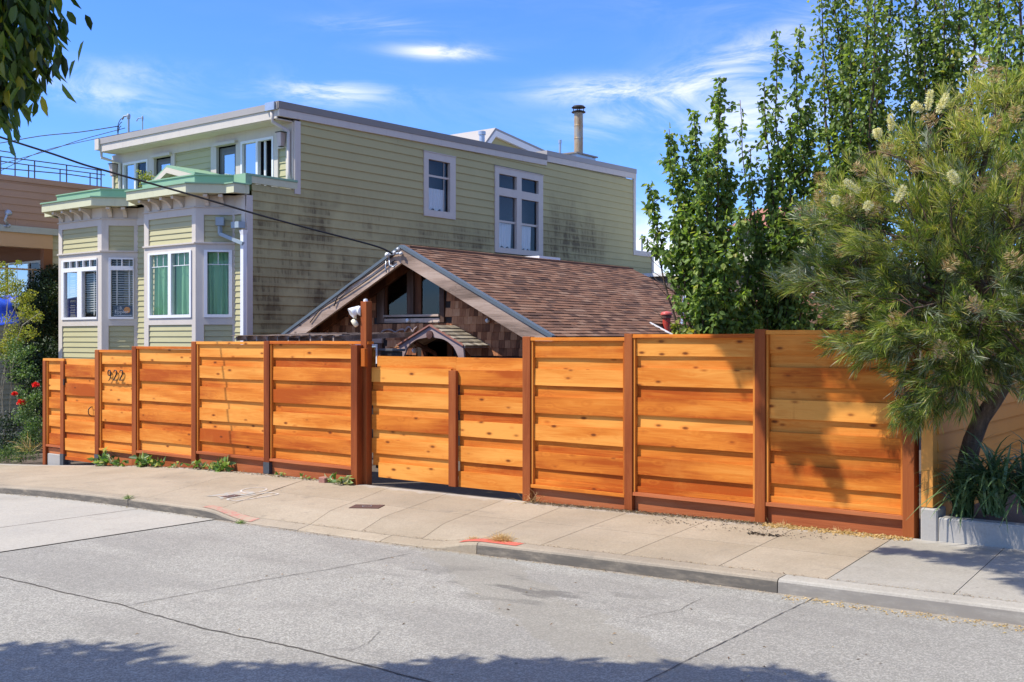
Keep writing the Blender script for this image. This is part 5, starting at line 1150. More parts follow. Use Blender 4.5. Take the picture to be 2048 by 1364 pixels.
# insulators, hooks and conduits at the peak
IN = thing('cable_anchor', 'cluster of white porcelain insulators and hooks on the cottage peak', 'cable anchor', (AX-.1, YB-.08, AZ-.2))
for (px, py, s) in ((775, 510, .045), (789, 505, .03), (802, 507, .03), (796, 498, .025)):
    p = onY(px, py, YB-.09); mb = MB(); mb.lathe(p, [(0, -s), (s*.7, -s*.7), (s, 0), (s*.6, s*.6), (s*.75, s*.8), (0, s)], 10, (.4, -.8, .2)); mb.build('insulator', M['white_plastic'], IN, smooth=True)
mb = MB(); mb.tube([onY(775, 510, YB-.07), onY(802, 506, YB-.07)], .018, 7); mb.tube([onY(778, 515, YB-.08), onY(779, 530, YB-.1), onY(786, 534, YB-.1), onY(794, 528, YB-.08)], .010, 6); mb.tube([onY(772, 522, YB-.07), onY(771, 536, YB-.07), onY(773, 545, YB-.07)], .010, 6); mb.build('hook', M['galv'], IN, smooth=True)
mb = MB(); mb.tube([onY(785, 512, YB-.05), onY(740, 545, YB-.055), onY(700, 570, YB-.055), onY(676, 590, YB-.06), onY(668, 612, YB-.055)], .010, 6); mb.tube([onY(790, 520, YB-.05), onY(735, 560, YB-.05), onY(690, 590, YB-.05), onY(640, 618, YB-.05), onY(620, 645, YB-.05)], .008, 6); mb.build('feed_cable', M['cable'], IN, smooth=True)
# door canopy
YP = 12.1; cx_, cz_ = onY(862, 651, YP)[0], onY(862, 651, YP)[2]; cl = onY(803, 694, YP); cr = onY(930, 694, YP)
PC = thing('door_canopy', 'small gabled door canopy with scalloped fascia and weathered wood shakes on the cottage front', 'canopy', (cx_, YP, cl[2]))
hw = (cr[0]-cl[0])/2; cs = (cz_-H+.0)/1; drp = cz_-onY(920, 690, YP)[2]
for s in (-1, 1):
    n = 14; top = []; bot = []
    for i in range(n+1):
        t = i/n; x = cx_+s*hw*t; zt_ = cz_-drp*t; top.append((x, zt_-.01)); wv = .10+.05*math.cos(t*math.pi*2)*(.7) + (.10*sm((t-.72)/.2) if t > .72 else 0); bot.append((x, zt_-wv-.02))
    bot[-1] = (bot[-1][0]+s*.03, bot[-1][1]+.02)
    mb = MB()
    for i in range(n):
        a, b, c, e = top[i], top[i+1], bot[i+1], bot[i]
        mb.hexa([(e[0], YP-.015, e[1]), (c[0], YP-.015, c[1]), (c[0], YP+.02, c[1]), (e[0], YP+.02, e[1]), (a[0], YP-.015, a[1]), (b[0], YP-.015, b[1]), (b[0], YP+.02, b[1]), (a[0], YP+.02, a[1])])
    mb.build('scalloped_fascia', M['porch_wood'], PC)
    V = Vector((s*hw, 0, -drp)); Vn = V.normalized(); L_ = V.length+.05
    mb = MB(); mb.bar((cx_, YP-.02, cz_+.006), (cx_+V.x*1.04, YP-.02, cz_-drp*1.04+.006), .05, .022); mb.build('edge_strip', plain('copper_strip', (.30, .13, .09), .6), PC)
    mb = MB(); mb.hexa([(cx_, YP+.0, cz_-.03), (cx_+V.x*1.05, YP, cz_-drp*1.05-.03), (cx_+V.x*1.05, YC, cz_-drp*1.05-.03), (cx_, YC, cz_-.03), (cx_, YP, cz_-.005), (cx_+V.x*1.05, YP, cz_-drp*1.05-.005), (cx_+V.x*1.05, YC, cz_-drp*1.05-.005), (cx_, YC, cz_-.005)]); mb.build('canopy_roof', M['grey_wood'], PC)
    nr = 6
    for r_ in range(nr):
        d0_ = L_*(1-(r_+1)/nr); d1_ = L_*(1-r_/nr)+.01; y = YP-.03
        while y < YC-.03:
            w_ = random.uniform(.07, .13); y1 = min(YC-.02, y+w_-.006)
            mb = MB(); N = Vector((s*drp, 0, hw)).normalized(); p = lambda d, yy, h: Vector((cx_, yy, cz_))+Vn*d+N*h
            mb.hexa([p(d0_, y, .004), p(d1_, y, .006), p(d1_, y1, .006), p(d0_, y1, .004), p(d0_, y, .010), p(d1_, y, .026), p(d1_, y1, .026), p(d0_, y1, .010)]); mb.build('shake', M['shake'], PC); y += w_
mb = MB(); mb.lathe((cx_, YP-.012, cz_-.14), [(0, 0), (.062, .002), (.062, .03), (0, .035)], 20, (0, -1, 0)); mb.build('round_boss', plain('boss_brown', (.09, .035, .025), .7), PC)
mb = MB(); mb.tube([(cx_-.25, YC-.03, cz_-.65), (cx_-.3, YC-.15, cz_-.42), (cx_-.42, YP+.1, cz_-.26)], .035, 7); mb.build('brace', M['brown_wood_z'], PC); mb = MB(); mb.tube([(cx_+.45, YC-.03, cz_-.6), (cx_+.45, YP+.05, cz_-.24)], .03, 7); mb.build('brace', M['brown_wood_z'], PC)
gl = thing('porch_lamp', 'small round white porch lamp hanging under the left of the door canopy', 'lamp', onY(829, 701, YC-.2)); p = onY(829, 701, YC-.2); mb = MB(); mb.lathe(p, [(0, -.045), (.03, -.035), (.045, 0), (.03, .035), (0, .045)], 12); mb.build('globe', M['palewhite'], gl, smooth=True); mb = MB(); mb.tube([(p[0], p[1], p[2]+.04), (p[0]+.02, p[1]+.19, p[2]+.09)], .008, 5); mb.build('arm', M['black'], gl)
# red vent behind
rv = onY(1333, 676, 16.1); RVt = thing('red_vent', 'red enamel vent pipe with rounded cap behind the fence', 'vent pipe', (rv[0], 16.1, H-.5)); mb = MB(); zt_ = onY(1333, 636, 16.1)[2]; mb.lathe((rv[0], 16.1, 0), [(.068, H-.8), (.068, zt_)], 16); mb.build('pipe', M['red_enamel'], RVt, smooth=False)
zc_ = onY(1333, 622, 16.1)[2]; mb = MB(); mb.lathe((rv[0], 16.1, 0), [(.10, zc_-.07), (.105, zc_-.05), (.085, zc_-.02), (0, zc_)], 16); mb.build('cap', plain('red_cap', (.52, .10, .08), .35), RVt, smooth=True); mb = MB(); mb.lathe((rv[0], 16.1, 0), [(.088, zt_-.0), (.088, zc_-.068)], 16); mb.build('louvre', M['rust_iron'], RVt)
# pergola slats
YG = 10.9; PG = thing('pergola', 'row of weathered grey rafter tails peeking over the fence before the cottage', 'pergola', (onY(590, 676, YG)[0], YG, H-2))
x0, x1 = onY(487, 676, YG)[0], onY(690, 676, YG)[0]; zt_ = onY(590, 679, YG)[2]
mb = MB(); mb.box(x0, x1, YG, YG+.06, zt_-.12, zt_-.0); mb.build('beam', M['grey_wood'], PG)
for k in range(10):
    x = x0+(x1-x0)*(k+.2)/9.4; mb = MB(); mb.bar((x-.05, YG-.14, zt_+.012), (x+.1, YG+1.4, zt_+.08), .03, .07); mb.build('rafter', M['grey_wood'], PG)
    mb = MB(); mb.bar((x+.02, YG-.16, zt_+.055), (x+.14, YG-.10, zt_+.060), .05, .012); mb.build('slat_end', M['grey_wood'], PG)
mb = MB(); mb.bar((x0-.05, YG-.12, zt_+.06), (x1+.1, YG-.08, zt_+.075), .16, .012); mb.build('top_slat', M['grey_wood'], PG)
for xx in (x0+.05, x1-.1): mb = MB(); mb.box(xx, xx+.09, YG, YG+.09, g(xx), zt_-.121); mb.build('post', M['grey_wood_z'], PG)

# ================================================================== neighbours left, right and behind
XP = -24.0
Pf = Fac((XP, 0), (0, 1), (1, 0))
NB = thing('pink_house', 'pink-brown sided house with peach porch beam at the far left', 'house', (XP-3, 13.3, g(-25)))
zt0 = Pf.z(0, 350); zl = Pf.z(60, 463)
siding(Pf, NB, 8.5, 24, zl+.1, zt0-.1, .165, zl+.1, M['siding_pink'], joints=True)
mb = MB(); Pf.box(mb, 8.5, 24.05, zt0-.099, zt0+.02, -.3, .03); mb.build('parapet_cap', M['siding_pink'], NB)
mb = MB(); Pf.box(mb, 8.5, 24, zl-.05, zl+.098, -.1, .10); mb.build('flashing', M['galv'], NB)
mb = MB(); Pf.box(mb, 8.5, 24, zl+.1, zt0-.1, -8, -.03); mb.build('upper_mass', M['siding_pink'], NB)
yb = Pf.u(103); zbm = Pf.z(80, 497)
mb = MB(); Pf.box(mb, 8.5, yb+.0, zbm, zl-.051, -.18, .06); mb.build('porch_beam', M['peach'], NB)
mb = MB(); Pf.box(mb, yb-.22, yb, Pf.z(98, 580)-1.2, zbm-.001, -.1, .05); mb.build('porch_post', M['brownpaint'], NB)
siding(Pf, NB, yb+.001, 24, H-2.2, zl-.052, .165, zl-.052-.165*40, M['siding_pale'])
Bw = Fac((0, yb-.02), (1, 0), (0, -1)); siding(Bw, NB, XP-6, XP-.2, H-.3, zl-.06, .2, H-.3, M['brownpaint'])
mb = MB(); Pf.box(mb, 8.5, yb-.01, zl-.2, zl-.06, -6, -.181); mb.build('porch_ceiling', M['darkdoor'], NB)
wx0, wx1 = Bw.u(-40), Bw.u(84); wzb, wzt = Bw.z(60, 590), Bw.z(80, 521)
spl = Bw.u(60); f = frame(Bw, NB, 'window', (wx0, wx1, wzb-.3, wzt), [(wx0+.04, Bw.u(14), wzb-.2, wzt-.05), (Bw.u(15.5), spl-.02, wzb-.2, wzt-.05), (spl+.02, wx1-.05, wzb-.2, wzt-.05)], M['vinyl'], -.02, .05)
pane(Bw, f, (wx0+.04, Bw.u(14), wzb-.2, wzt-.05), 'glass_mirror', .02); pane(Bw, f, (Bw.u(15.5), spl-.02, wzb-.2, wzt-.05), 'glass_mirror', .02); pane(Bw, f, (spl+.02, wx1-.05, wzb-.2, wzt-.05), 'glass_dark', .02)
mb = MB(); zr1 = Pf.z(60, 538); 
Pf.box(mb, 8.6, yb-.24, zr1-.03, zr1+.01, -.08, -.03)
for yy in (9.6, 10.8, 12.0, 12.85): Pf.box(mb, yy, yy+.04, zr1-1.0, zr1-.031, -.08, -.03)
mb.build('porch_railing', M['peach'], NB)
siding(Pf, NB, 8.5, yb-.25, H-2.6, zr1-1.0, .12, H-2.6, M['siding_pale'])
mb = MB(); Pf.box(mb, 8.5, 24, H-3, zr1-1.0, -8, -.03); mb.build('lower_mass', M['siding_pale'], NB)
# seagull ornament / lamp on the wall : two-head flood
fl_ = thing('wall_floodlight', 'silver twin floodlight on the pink wall at the left edge', 'floodlight', Pf.pt(Pf.u(4), .1, Pf.z(5, 450)))
p = Vector(Pf.pt(Pf.u(8), .18, Pf.z(8, 425))); mb = MB(); mb.lathe(p, [(0, .06), (.06, .03), (.085, -.03), (.07, -.08), (0, -.06)], 12, (.1, -.3, 1)); mb.build('lamp_head', M['galv'], fl_, smooth=True)
p2_ = Vector(Pf.pt(Pf.u(11), .14, Pf.z(11, 452))); mb = MB(); mb.tube([p, p+Vector((.05, -.1, -.2)), p2_], .03, 7); mb.tube([p2_, Vector(Pf.pt(Pf.u(0), .05, Pf.z(0, 453)))], .025, 6); mb.lathe(p2_, [(0, -.05), (.04, -.03), (.05, .02), (0, .05)], 10); mb.build('arm', M['galv'], fl_, smooth=True)
# roof railing
RR = thing('roof_railing', 'thin dark metal railing on the roof of the pink house', 'railing', (XP-1, 14, zt0))
Q1 = (XP-.6, 0); Q2 = (XP-1.6, 0); dn = (0, 1)
def rpost(px, pt, pb, Q): a = onV(px, pb, Q, dn); b = onV(px, pt, Q, dn); mb = MB(); mb.tube([(a[0], a[1], a[2]-.1), b], .016, 5); mb.build('baluster', M['rail'], RR)
for px, pt, pb in ((1, 313, 346), (69, 321, 354), (133, 330, 360), (194, 339, 366), (202, 341, 368)): rpost(px, pt, pb, Q1)
for px, pt, pb in ((30, 306, 350), (57, 330, 352), (120, 338, 358), (180, 346, 367)): rpost(px, pt, pb, Q2)
for Q, pp in ((Q1, [(-60, 305), (1, 313), (69, 321.5), (133, 330), (202, 341)]), (Q2, [(-60, 316), (0, 322), (57, 330), (120, 338.5), (180, 346), (210, 350)]), (Q2, [(-60, 292), (0, 301.5), (30, 306)]), (Q1, [(-60, 330), (0, 336), (133, 348), (202, 358)])):
    mb = MB(); mb.tube([onV(a, b, Q, dn) for a, b in pp], .014, 5); mb.build('rail', M['rail'], RR)
# blue sheet
BS = onY(0, 680, 10.8); mb = MB()
def bf(u, v): p = onY(-70+104*u, 652-56*v+6*math.sin(u*5), 11.2); return (p[0], p[1]+.08*math.sin(u*9+v*4)+.05*math.sin(v*7), p[2])
mb.grid(bf, 14, 8); o = mb.build('blue_tarp', M['blue'], None, smooth=True, fix=False); sol = o.modifiers.new('thick', 'SOLIDIFY'); sol.thickness = .01; tag(o, 'bright blue tarp half hidden by yellow-green foliage at the left edge', 'tarp')
# flat-roofed outbuilding behind
OB = thing('outbuilding', 'flat-roofed brown outbuilding with white roof edge far behind the cottage', 'outbuilding', (-11, 25, g(-10)))
Fo = Fac((0, 24.5), (1, 0), (0, -1)); u0 = Fo.u(1283); zto = Fo.z(1320, 553)
mb = MB(); mb.box(u0+.3, -6, 24.5, 29, H-2, zto); mb.build('wall', M['shinglewall'], OB); mb = MB(); mb.box(u0, -5.9, 24.4, 29.1, zto+.001, zto+.09); mb.build('roof', M['palewhite'], OB)
OB2 = thing('far_house', 'distant house with a terracotta roof glimpsed between the pear trees', 'house', (-11, 33, g(-8)))
Fo2 = Fac((0, 33), (1, 0), (0, -1)); a = Fo2.u(1470); b = Fo2.u(1620); zz = Fo2.z(1520, 458); mb = MB(); mb.box(a, b, 33, 38, H-2, zz); mb.build('wall', M['siding_pale'], OB2)
mb = MB(); mb.prism([(33-.3, zz), (38.3, zz), (35.5, zz+1.0)], 'x', a-.3, b+.3); mb.build('roof', plain('terracotta', (.36, .15, .10), .8), OB2)
# orange sided wall at right, its post, planter wall
OW = thing('orange_fence', 'orange painted board wall with square post behind the planter tree', 'fence', (-2.6, 10, g(-2.6)))
XO = -2.66; Fw = Fac((XO, 0), (0, 1), (1, 0)); zto = H+.02; ya = Fw.u(1866)
pxl, pxr = onY(1842, 676, YF-.02)[0], onY(1866, 676, YF-.02)[0]
mb = MB(); zpb = onY(1855, 1015, YF-.02)[2]; mb.box(pxl, pxr, YF-.02, YF+.11, zpb, onY(1850, 676, YF)[2]); mb.build('post', M['orange_wall'], OW, bevel=.004)
XO = pxr-.005; Fw = Fac((XO, 0), (0, 1), (1, 0))
siding(Fw, OW, YF+.111, YF+7, H-1.6, H+.10, .152, H-1.6, M['orange_wall'], lip=.020)
mb = MB(); mb.box(XO-.06, XO-.013, YF+.112, YF+7, H-1.7, H+.1); mb.build('backing', M['orange_wall'], OW)
siding(Fac((0, YF+7), (1, 0), (0, -1)), OW, XO, XO+8, H-1.6, H+.1, .152, H-1.6, M['orange_wall'])
PW = thing('planter_wall', 'low grey concrete planter wall under the feathery tree', 'planter', (-2, 9.5, g(-2)))
def pz(px, py): return onY(px, py, YF-.04)[2]
xe = onY(1842, 676, YF-.04)[0]; xf = onY(1876, 676, YF-.04)[0]
mb = MB(); mb.hexa([(xe, YF-.06, g(xe)-.2), (xf, YF-.06, g(xf)-.2), (xf, YF+.2, g(xf)-.2), (xe, YF+.2, g(xe)-.2), (xe, YF-.06, pz(1850, 1016)), (xf, YF-.06, pz(1850, 1016)), (xf, YF+.2, pz(1850, 1016)), (xe, YF+.2, pz(1850, 1016))]); mb.build('end_block', M['planter'], PW, bevel=.012)
zw = pz(1960, 1043); mb = MB(); mb.box(xf+.002, 3.5, YF-.05, YF+.10, g(-1.5)-.3, zw); mb.build('wall', M['planter'], PW, bevel=.012)
mb = MB(); mb.grid(lambda u, v: (xe+.05+u*(3.4-xe), YF+.1+v*6.8, zw-.05+.05*math.sin(u*31)*math.sin(v*17)), 30, 20); o = mb.build('planter_soil', M['soil'], None, fix=False); o['kind'] = 'structure'
# ================================================================== vegetation
def curvepts(A, B, n=10, sag=0.0, wob=.03, up=.5):
    """A to B leaving A upward"""
    A = Vector(A); B = Vector(B); L = (B-A).length; C1 = A+Vector((0, 0, L*up*.5))+(B-A)*.15; C2 = B-Vector((0, 0, L*up*.35))-(B-A)*.1
    P = []
    for i in range(n+1):
        t = i/n; P.append(A*(1-t)**3+C1*3*t*(1-t)**2+C2*3*t*t*(1-t)+B*t**3+Vector((random.uniform(-1, 1), random.uniform(-1, 1), 0))*wob*L*.15*math.sin(math.pi*t))
    return P
def along(P, t):
    f = t*(len(P)-1); i = min(int(f), len(P)-2); return P[i].lerp(P[i+1], f-i)
def shoot_leaves(P, n, r0, r1, t0=.12, droop=.5):
    """leaf bases around a shoot: radius narrows from r0 to r1; returns pos, dir, normal"""
    ts = t0+(1-t0)*rng.random(n)**.85; arr = np.array([list(along(P, t)) for t in ts]); rr = (r0+(r1-r0)*ts)
    off = unit(n)*(rr*np.sqrt(rng.random(n)))[:, None]; off[:, 2] *= 1.1; pos = arr+off
    d = off/(np.linalg.norm(off, axis=1, keepdims=True)+1e-6)*.8+unit(n)*.6; d[:, 2] -= droop
    nrm = unit(n)*.8+np.array([0, -.2, .7]); return pos, d, nrm
def leafy_tree(name, label, base, shoots, lm, leaf, nl, r0, r1, mat_l, group=None, trunk=.06, cat='tree', twigs=3, t0=.12, wob=.05, bark='bark', prune=None):
    T = thing(name, label, cat, base, group); base = Vector(base)
    tb = MB(); PP = []; DD = []; NN = []; tw = MB()
    for (tip, dens) in shoots:
        s = base+Vector((random.uniform(-.08, .08), random.uniform(-.08, .08), random.uniform(.1, .6)*1.0))
        P = curvepts(s, tip, 12, wob=wob); L = (Vector(tip)-s).length
        tb.tube(P, trunk*.55*min(1, dens+.3), 6, r2=.004)
        n = int(nl*dens*L); p, d, m = shoot_leaves(P, n, r0*dens, r1, t0); PP.append(p); DD.append(d); NN.append(m)
        for k in range(int(twigs*L)):
            t = random.uniform(.25, .92); a = along(P, t); l = random.uniform(.3, .75)*(1.15-t)*1.4; an = random.uniform(0, 6.28)
            b = a+Vector((math.cos(an)*l*.75, math.sin(an)*l*.75, l*.7)); Q = curvepts(a, b, 4, wob=.1); tw.tube(Q, .006, 4, r2=.002)
            m_ = int(nl*.33*l*dens)+6; p, d, mm = shoot_leaves(Q, m_, .07, .03, .1); PP.append(p); DD.append(d); NN.append(mm)
    tb.tube([base-Vector((0, 0, .3)), base+Vector((.02, 0, .4)), base+Vector((0, .02, .9))], trunk, 8, r2=trunk*.6)
    trk = tb.build('trunk', M[bark], T, smooth=True, fix=False)
    if tw.v: o = tw.build('twigs', M[bark], T, smooth=True, fix=False); o['kind'] = 'stuff'
    P = np.concatenate(PP); D = np.concatenate(DD); N = np.concatenate(NN)
    if prune: k_ = ~((P[:, 2] < H+prune[0]) & (P[:, 0] < base.x-prune[1]+.45*np.maximum(0, P[:, 2]-H-.2)*-1)); P, D, N = P[k_], D[k_], N[k_]
    n = len(P)
    o = leafoval('crown', P, D, N, leaf*(.6+.6*rng.random(n)), leaf*.62*(.7+.5*rng.random(n)), M[mat_l], T, .2, .15)
    print(name, n); return T
def tips(lst, Y): return [(onY(px, py, y if y else Y), d) for px, py, d, y in lst]
b1 = onY(1425, 676, 11.6); base1 = (b1[0], 11.6, g(b1[0]))
leafy_tree('pear_tree', 'bushy green pear tree with upright shoots, first right of the cottage roof', base1, tips([(1300, 370, .6, 11.3), (1338, 258, .6, 11.5), (1388, 222, .65, 11.8), (1440, 152, .6, 11.6), (1352, 430, 1.0, 11.2), (1415, 300, .9, 11.4), (1340, 500, .6, 11.2), (1455, 330, .9, 11.8), (1310, 455, .55, 11.3), (1480, 420, .9, 11.4), (1400, 470, 1.1, 11.1), (1450, 500, 1.1, 11.2), (1500, 520, .9, 11.9), (1400, 560, 1.0, 11.0), (1430, 590, 1.1, 11.2), (1365, 330, .8, 11.5)], 11.6), 0, .080, 205, .25, .045, 'leaf_pear', 'pear trees behind the fence', twigs=5, prune=(1.0, .12))
b2 = onY(1560, 676, 12.3); base2 = (b2[0], 12.3, g(b2[0]))
leafy_tree('pear_tree', 'airy pear tree with long bare-tipped shoots, behind the feathery street-side tree', base2, tips([(1552, 58, .45, 12.3), (1528, 165, .5, 12.2), (1600, 50, .5, 12.5), (1500, 300, .3, 12.0), (1582, 230, .7, 12.3), (1545, 330, .8, 12.1), (1620, 190, .7, 12.6), (1520, 460, .9, 12.0), (1590, 420, 1.0, 12.1), (1560, 520, 1.1, 12), (1640, 330, 1.0, 12.4), (1500, 560, 1.0, 12.1), (1540, 600, 1.1, 12.1), (1605, 580, 1.1, 12.1), (1480, 200, .12, 12.2), (1510, 420, .5, 12.3)], 12.3), 0, .078, 165, .30, .04, 'leaf_pear', 'pear trees behind the fence', twigs=5)
for i, (px, Y, lst) in enumerate([(1720, 13.6, [(1640, -30, .5, 13.6), (1665, -120, .6, 13.8), (1735, -160, .8, 13.6), (1700, 90, 1.0, 13.4), (1645, 120, .75, 13.4), (1760, 60, 1.0, 13.5), (1790, -100, .7, 13.9), (1720, 250, 1.1, 13.3), (1660, 330, 1.0, 13.4), (1780, 220, 1.1, 13.4), (1690, -60, .7, 13.9), (1750, -30, .7, 13.2)]),
                                 (1880, 14.2, [(1830, -140, .8, 14.2), (1870, -200, .9, 14.2), (1920, -120, .8, 14.4), (1850, 40, 1.1, 14), (1900, 90, 1.1, 14), (1960, -60, .7, 14.2), (1820, 180, 1.0, 14), (1940, 200, 1.0, 14), (1890, -30, .9, 14), (1810, 40, .8, 14.5)]),
                                 (2040, 13.2, [(1990, -120, .75, 13.2), (2040, -180, .8, 13.2), (2090, -100, .7, 13.2), (2010, 60, 1.0, 13), (2060, 120, 1.0, 13), (2120, 0, .8, 13), (1985, 260, 1.0, 13), (1975, 0, .8, 13.5)])]):
    b = onY(px, 676, Y)
    leafy_tree('poplar_tree', ['tall green tree behind, left of three at the top right', 'tall green tree behind, middle of three at the top right', 'tall green tree at the right edge, behind the flowering tree'][i], (b[0], Y, g(b[0])), tips(lst, Y), 0, .072, 135, .50, .18, 'leaf_far', 'tall trees behind the fence', trunk=.10, t0=.3, twigs=5)
# low leafy weed at the fence behind
b = onY(1362, 668, 10.6); leafy_tree('shrub', 'small bright leafy shoot above the fence beside the red vent', (b[0], 10.6, g(b[0])), [(onY(1352, 640, 10.6), .8), (onY(1375, 655, 10.6), .8), (onY(1390, 660, 10.5), .7)], 0, .07, 40, .05, .03, 'leaf_yellow', trunk=.015, cat='shrub', t0=.8, twigs=0)

# ---- feathery flowering tree in the planter
GT = thing('flowering_tree', 'feathery needle-leaved tree with cream brush flowers leaning over the fence from the planter', 'tree', onY(1935, 930, 9.9))
def TP(px, py, Y=9.9): return Vector(onY(px, py, Y))
trunkpts = [TP(1928, 960), TP(1936, 915), TP(1945, 880), TP(1962, 838), TP(1985, 805, 9.88), TP(2003, 775, 9.85), TP(2012, 735, 9.8), TP(2005, 680, 9.8), TP(1985, 600, 9.8), TP(1970, 500, 9.8), TP(1955, 400, 9.8), TP(1940, 300, 9.8)]
tb = MB(); tb.tube(trunkpts, [.085, .082, .078, .072, .07, .07, .06, .055, .05, .04, .028, .012], 10)
limbs = [((5), (2070, 560, 9.9)), (6, (1880, 600, 9.3)), (6, (1780, 690, 9.0)), (7, (1720, 560, 9.2)), (7, (1650, 600, 9.1)), (8, (1700, 420, 9.5)), (8, (1640, 450, 9.7)), (9, (1760, 300, 9.6)), (9, (1850, 260, 9.5)), (9, (2060, 300, 9.8)), (10, (2030, 200, 9.8)), (10, (1900, 200, 9.8)),
         (3, (1870, 800, 9.3)), (4, (1840, 740, 9.1)), (7, (1900, 480, 9.0)), (6, (2100, 700, 9.4)), (5, (2080, 800, 9.6)), (8, (1820, 480, 8.9)), (7, (1830, 620, 8.8)), (8, (2050, 450, 9.1)), (6, (1960, 640, 8.9)), (4, (1930, 760, 9.4))]
LP = []
for i, tp in limbs:
    a = trunkpts[i]; b = TP(*tp); P = []
    for k in range(9):
        t = k/8; p = a.lerp(b, t)+Vector((random.uniform(-.03, .03), random.uniform(-.03, .03), .18*math.sin(math.pi*t)+random.uniform(-.02, .02))); P.append(p)
    tb.tube(P, .028, 6, r2=.007); LP.append(P)
tb.build('trunk', M['bark'], GT, smooth=True, fix=False)
# tuft centres: crown made of overlapping lobes at real depths
lobes = [(1665, 560, 9.2, .36, 1), (1710, 470, 9.4, .42, 1), (1665, 430, 9.6, .24, .7), (1740, 620, 9.0, .42, 1), (1780, 380, 9.5, .48, 1), (1830, 520, 9.0, .50, 1), (1880, 300, 9.6, .50, .9), (1960, 400, 9.3, .55, 1), (2040, 280, 9.7, .55, .8), (1990, 560, 9.0, .55, 1), (2080, 480, 9.5, .6, 1), (1900, 660, 9.0, .42, .8), (2060, 660, 9.3, .5, .8),
         (1690, 680, 9.0, .25, .6), (1780, 705, 9.0, .25, .55), (1855, 760, 9.0, .24, .5), (1838, 830, 9.0, .15, .35), (1960, 200, 9.8, .35, .5), (2040, 170, 9.9, .35, .6), (1930, 760, 9.3, .25, .45), (2050, 780, 9.4, .3, .6), (1860, 410, 9.2, .4, .9), (1610, 560, 9.3, .17, .5), (1740, 540, 9.3, .4, .8), (1700, 370, 9.6, .28, .6), (2010, 700, 9.2, .3, .5), (1950, 710, 9.2, .38, .7), (2000, 630, 9.1, .40, .9), (1850, 640, 9.0, .33, .8), (1775, 600, 9.1, .33, .8), (2060, 600, 9.3, .4, .9), (1920, 520, 9.3, .4, .8), (1870, 730, 9.1, .26, .9), (1890, 800, 9.2, .18, .7), (1965, 745, 9.2, .26, .9), (2040, 740, 9.2, .3, .9), (1800, 690, 9.0, .24, .8), (1845, 800, 9.1, .17, .6), (1760, 660, 9.0, .3, .8)]
C = []
for px, py, Y, r, dn in lobes:
    c = np.array(TP(px, py, Y)); nb_ = max(3, int(27*r*r*dn*2)); sub = c+unit(nb_)*(r*rng.random(nb_)**.45)[:, None]*np.array([1, 1, .85])
    k_ = np.repeat(sub, 9 if dn > .5 else 7, 0); C.append(k_+rng.normal(size=k_.shape)*np.array([.06, .06, .045]))
C = np.concatenate(C); n = len(C); cc = np.array(TP(1940, 640, 9.6))
outd = C-cc; outd /= np.linalg.norm(outd, axis=1, keepdims=True)+1e-6
ax = outd*1.0+unit(n)*.75; ax[:, 2] += .15; ax /= np.linalg.norm(ax, axis=1, keepdims=True)
# sunny outer tufts are young and yellow, inner ones dull and silvery below
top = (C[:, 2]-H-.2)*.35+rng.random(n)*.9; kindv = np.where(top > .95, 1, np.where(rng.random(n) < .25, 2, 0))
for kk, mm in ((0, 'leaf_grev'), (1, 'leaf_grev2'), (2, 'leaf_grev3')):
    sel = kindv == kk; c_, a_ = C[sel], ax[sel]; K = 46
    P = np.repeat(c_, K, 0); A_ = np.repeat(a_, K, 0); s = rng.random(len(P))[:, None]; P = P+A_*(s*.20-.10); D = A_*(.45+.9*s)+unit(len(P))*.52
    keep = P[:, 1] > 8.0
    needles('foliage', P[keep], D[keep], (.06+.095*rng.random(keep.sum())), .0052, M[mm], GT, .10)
print('tufts', n, 'needles', n*K)
tw = MB(); order = rng.permutation(n)[:900]
allp = [p for P_ in LP for p in P_]
allp_np = np.array([list(p) for p in allp])
for i in order[:420]:
    c = C[i]; j = np.argmin(((allp_np-c)**2).sum(1)); a = allp[j]; b = Vector(c); 
    if (b-a).length > .7: continue
    m = a.lerp(b, .5)+Vector((0, 0, .04)); tw.tube([a, m, b], .006, 4, r2=.003)
for i in order[420:]:
    c = Vector(C[i]); d = Vector(ax[i]); tw.tube([c-d*.20, c, c+d*.12], .0045, 4, r2=.002)
o = tw.build('twigs', M['twig'], GT, smooth=True, fix=False); o['kind'] = 'stuff'
def brush(px, py, Y, L, ang, r=.035, name='flower', m_='petal_cream', dens=420):
    c = np.array(TP(px, py, Y)); d = np.array([.7917*math.sin(ang), .611*math.sin(ang), math.cos(ang)]); d /= np.linalg.norm(d); n = dens
    s = rng.random(n)[:, None]; rad = unit(n); rad -= (rad@d)[:, None]*d; rad /= np.linalg.norm(rad, axis=1, keepdims=True)
    P = c+d*(s-.5)*L+rad*.006; D = rad+d*.35+unit(n)*.25
    needles(name, P, D, r*(.6+.7*rng.random(n))*np.sqrt(np.clip(1.15-(2*s[:, 0]-1)**2, .1, 1)), .0042, M[m_], GT, .05)
for px, py, Y, L, ang in [(1858, 200, 9.3, .13, .15), (1884, 207, 9.3, .14, .45), (1836, 215, 9.3, .08, -.9), (1705, 372, 9.1, .13, -.9), (1671, 402, 9.1, .07, .1), (1800, 388, 8.9, .12, .5), (1735, 412, 8.9, .06, .8), (1755, 268, 9.3, .07, -.2), (1908, 355, 8.9, .09, -.6), (1782, 245, 9.4, .11, 0)]:
    brush(px, py, Y-.42, L*1.3, ang, .031 if L > .09 else .036, dens=520)
